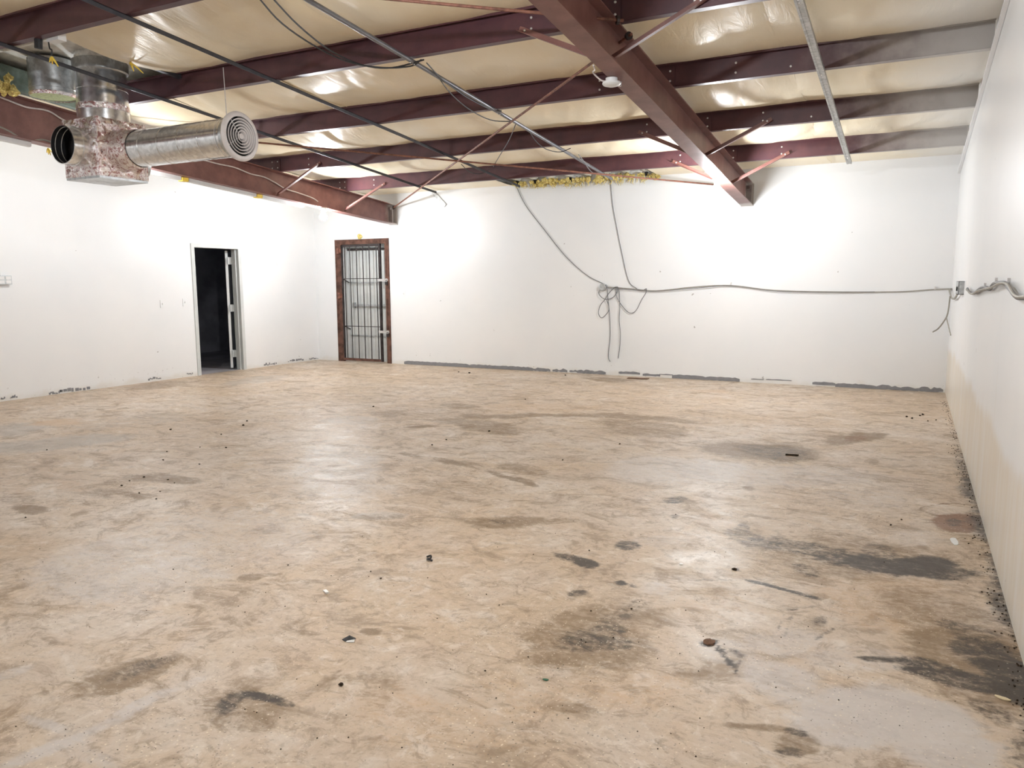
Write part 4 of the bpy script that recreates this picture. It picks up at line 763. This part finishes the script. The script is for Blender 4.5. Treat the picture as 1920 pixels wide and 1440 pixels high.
# ================================================================ LITTER ON THE FLOOR
def litter(name, u, v, build, mat, label, cat='debris'):
    p_ = onZ(u, v); q = MB(); build(q, p_); o = q.build(name, mat, None, True); tag(o, label, cat); return o
def chip(L, w_, h_, a):
    def f(q, p_):
        d_ = np.array([math.cos(a), math.sin(a), 0]); n_ = np.array([-d_[1], d_[0], 0]); q.obox(p_ + np.array([0, 0, h_ + .0005]), d_ * L, n_ * w_, np.array([0, 0, h_]))
    return f
def flake(L, w_, h_, a, seed):
    def f(q, p_):
        g_ = random.Random(seed); d_ = np.array([math.cos(a), math.sin(a), 0]); n_ = np.array([-d_[1], d_[0], 0]); ring = []
        for k in range(9):
            t_ = 2 * math.pi * k / 9; r_ = g_.uniform(.7, 1.1); ring.append(p_ + d_ * L * r_ * math.cos(t_) + n_ * w_ * r_ * math.sin(t_) + np.array([0, 0, .0006]))
        top = [p2 * 1 + np.array([0, 0, h_]) for p2 in ring]; cen = p_ + np.array([0, 0, h_ * 2.2])
        q.add(ring + top + [cen], [(k, (k + 1) % 9, 9 + (k + 1) % 9, 9 + k) for k in range(9)] + [(9 + k, 9 + (k + 1) % 9, 18) for k in range(9)] + [tuple(range(8, -1, -1))])
    return f
wr_ = empty('torn_wrapper', onZ(655, 1201)); tag(wr_, 'small torn black and white wrapper scrap on the near floor', 'debris')
p_ = onZ(655, 1200); q = MB(); q.add([p_ + np.array([-.03, -.012, .001]), p_ + np.array([.0, -.022, .004]), p_ + np.array([.03, -.004, .010]), p_ + np.array([.022, .016, .006]), p_ + np.array([-.008, .012, .014])], [(0, 1, 4), (1, 2, 4), (2, 3, 4)]); q.add([a - np.array([0, 0, .002]) for a in [np.array(v) for v in q.v[:5]]], [(4, 1, 0), (4, 2, 1), (4, 3, 2)]); q.build('black_face', 'black_cable', wr_)
q = MB(); q.add([p_ + np.array([.0, -.026, .002]), p_ + np.array([.034, -.012, .003]), p_ + np.array([.03, -.002, .011]), p_ + np.array([.004, -.018, .006])], [(0, 1, 2, 3)]); q.build('white_edge', 'plastic', wr_)
litter('cable_curl', 805, 1050, lambda q, p_: q.tube([p_ + np.array(a) for a in ((-.03, .02, .006), (-.01, .03, .012), (.0, .01, .006), (-.01, -.005, .006), (.01, -.02, .012), (.03, -.015, .006))], .005, 6), 'black_cable', 'curled black scrap of wire on the middle floor')
litter('paper_bit', 611, 1111, chip(.018, .008, .004, -.5), 'plastic', 'tiny white rolled bit on the floor left of the black curl')
litter('paper_bit', 1277, 1058, flake(.012, .012, .003, .2, 4), 'plastic', 'tiny pale bit on the floor left of the long dark oil stain')
litter('green_scrap', 1023, 1275, flake(.014, .008, .002, .3, 3), 'green_bit', 'tiny green scrap on the near floor')
litter('leaf_scrap', 1880, 1310, flake(.030, .011, .003, -.4, 1), 'tan_bit', 'pale tan leaf-like scrap in the dark stain by the right wall')
litter('clod', 1330, 1205, lambda q, p_: q.blob(p_ + np.array([0, 0, .004]), .022, 3, 8, .4, .3), 'brown_scrap', 'flat brown clod at the head of the V shaped stain')
litter('clod', 1376, 1068, lambda q, p_: q.blob(p_ + np.array([0, 0, .004]), .012, 4, 8, .4, .4), 'dirt', 'small black clod at the start of the long scratch')
litter('clod', 640, 1285, lambda q, p_: q.blob(p_ + np.array([0, 0, .004]), .010, 9, 8, .4, .4), 'dirt', 'small dark clod on the near floor below the torn wrapper')
litter('flat_scrap', 1197, 710, lambda q, p_: q.obox(p_ + np.array([0, -.02, .008]), np.array([.16, 0, .002]), np.array([0, .05, 0]), np.array([0, 0, .004])), 'brown_scrap', 'thin dark strip lying at the foot of the back wall under the cables')
litter('clod', 1485, 854, lambda q, p_: q.obox(p_ + np.array([0, 0, .006]), np.array([.05, .01, 0]), np.array([0, .012, 0]), np.array([0, 0, .005])), 'dirt', 'dark sliver lying in the olive stain on the far floor')
litter('paint_chip', 1789, 1015, flake(.018, .085, .002, .1, 2), 'white_trim', 'long white paint flake beside the rust stain')
# crumbs: far too many to count
q = MB(); g = random.Random(11)
for k in range(340):
    y = g.uniform(2.3, 10.5); x = XR - abs(g.gauss(0, .035)) - .006; r_ = g.uniform(.0015, .005)
    q.blob((x, y, r_ * .5), r_, k, 5, .4, .6)
o = q.build('dirt_crumbs', 'dirt'); o['kind'] = 'stuff'; tag(o, 'dark dirt crumbs scattered along the foot of the right wall', 'dirt')
q = MB()
for (u, v) in [(270, 895), (243, 902), (315, 900), (327, 906), (300, 922), (228, 911), (261, 925), (293, 936), (375, 839), (424, 840), (306, 863), (313, 847), (415, 815), (374, 871), (48, 971), (88, 844), (320, 806), (456, 798), (463, 790), (917, 809), (837, 825), (810, 835), (985, 749), (1162, 833), (1055, 863), (700, 763), (1267, 965), (1105, 1033), (1000, 1040), (695, 1072), (714, 1085), (802, 1084), (912, 1115), (936, 1135), (540, 1060), (325, 1068), (1184, 1142), (1108, 1146), (1090, 1200), (1098, 1205), (1150, 1196), (820, 1160), (845, 1255), (910, 1258), (990, 1232), (1690, 975), (1670, 985), (1710, 785), (1725, 780), (1740, 790), (1755, 788), (1730, 778), (1700, 782), (860, 698), (880, 700), (1060, 704)]:
    p_ = onZ(u, v); dd = np.linalg.norm(p_[:2]); r_ = g.uniform(.0009, .0015) * dd; q.blob(p_ + np.array([0, 0, r_ * .4]), r_, u, 6, .4, .6)
for k in range(260):
    u = g.uniform(0, 1900); v = g.uniform(900, 1438); p_ = onZ(u, v)
    if p_[0] > XR - .05: continue
    r_ = g.uniform(.001, .003); q.blob(p_ + np.array([0, 0, r_ * .4]), r_, k, 5, .4, .6)
o = q.build('floor_grit', 'dirt'); o['kind'] = 'stuff'; tag(o, 'dark grit specks scattered over the concrete floor', 'dirt')
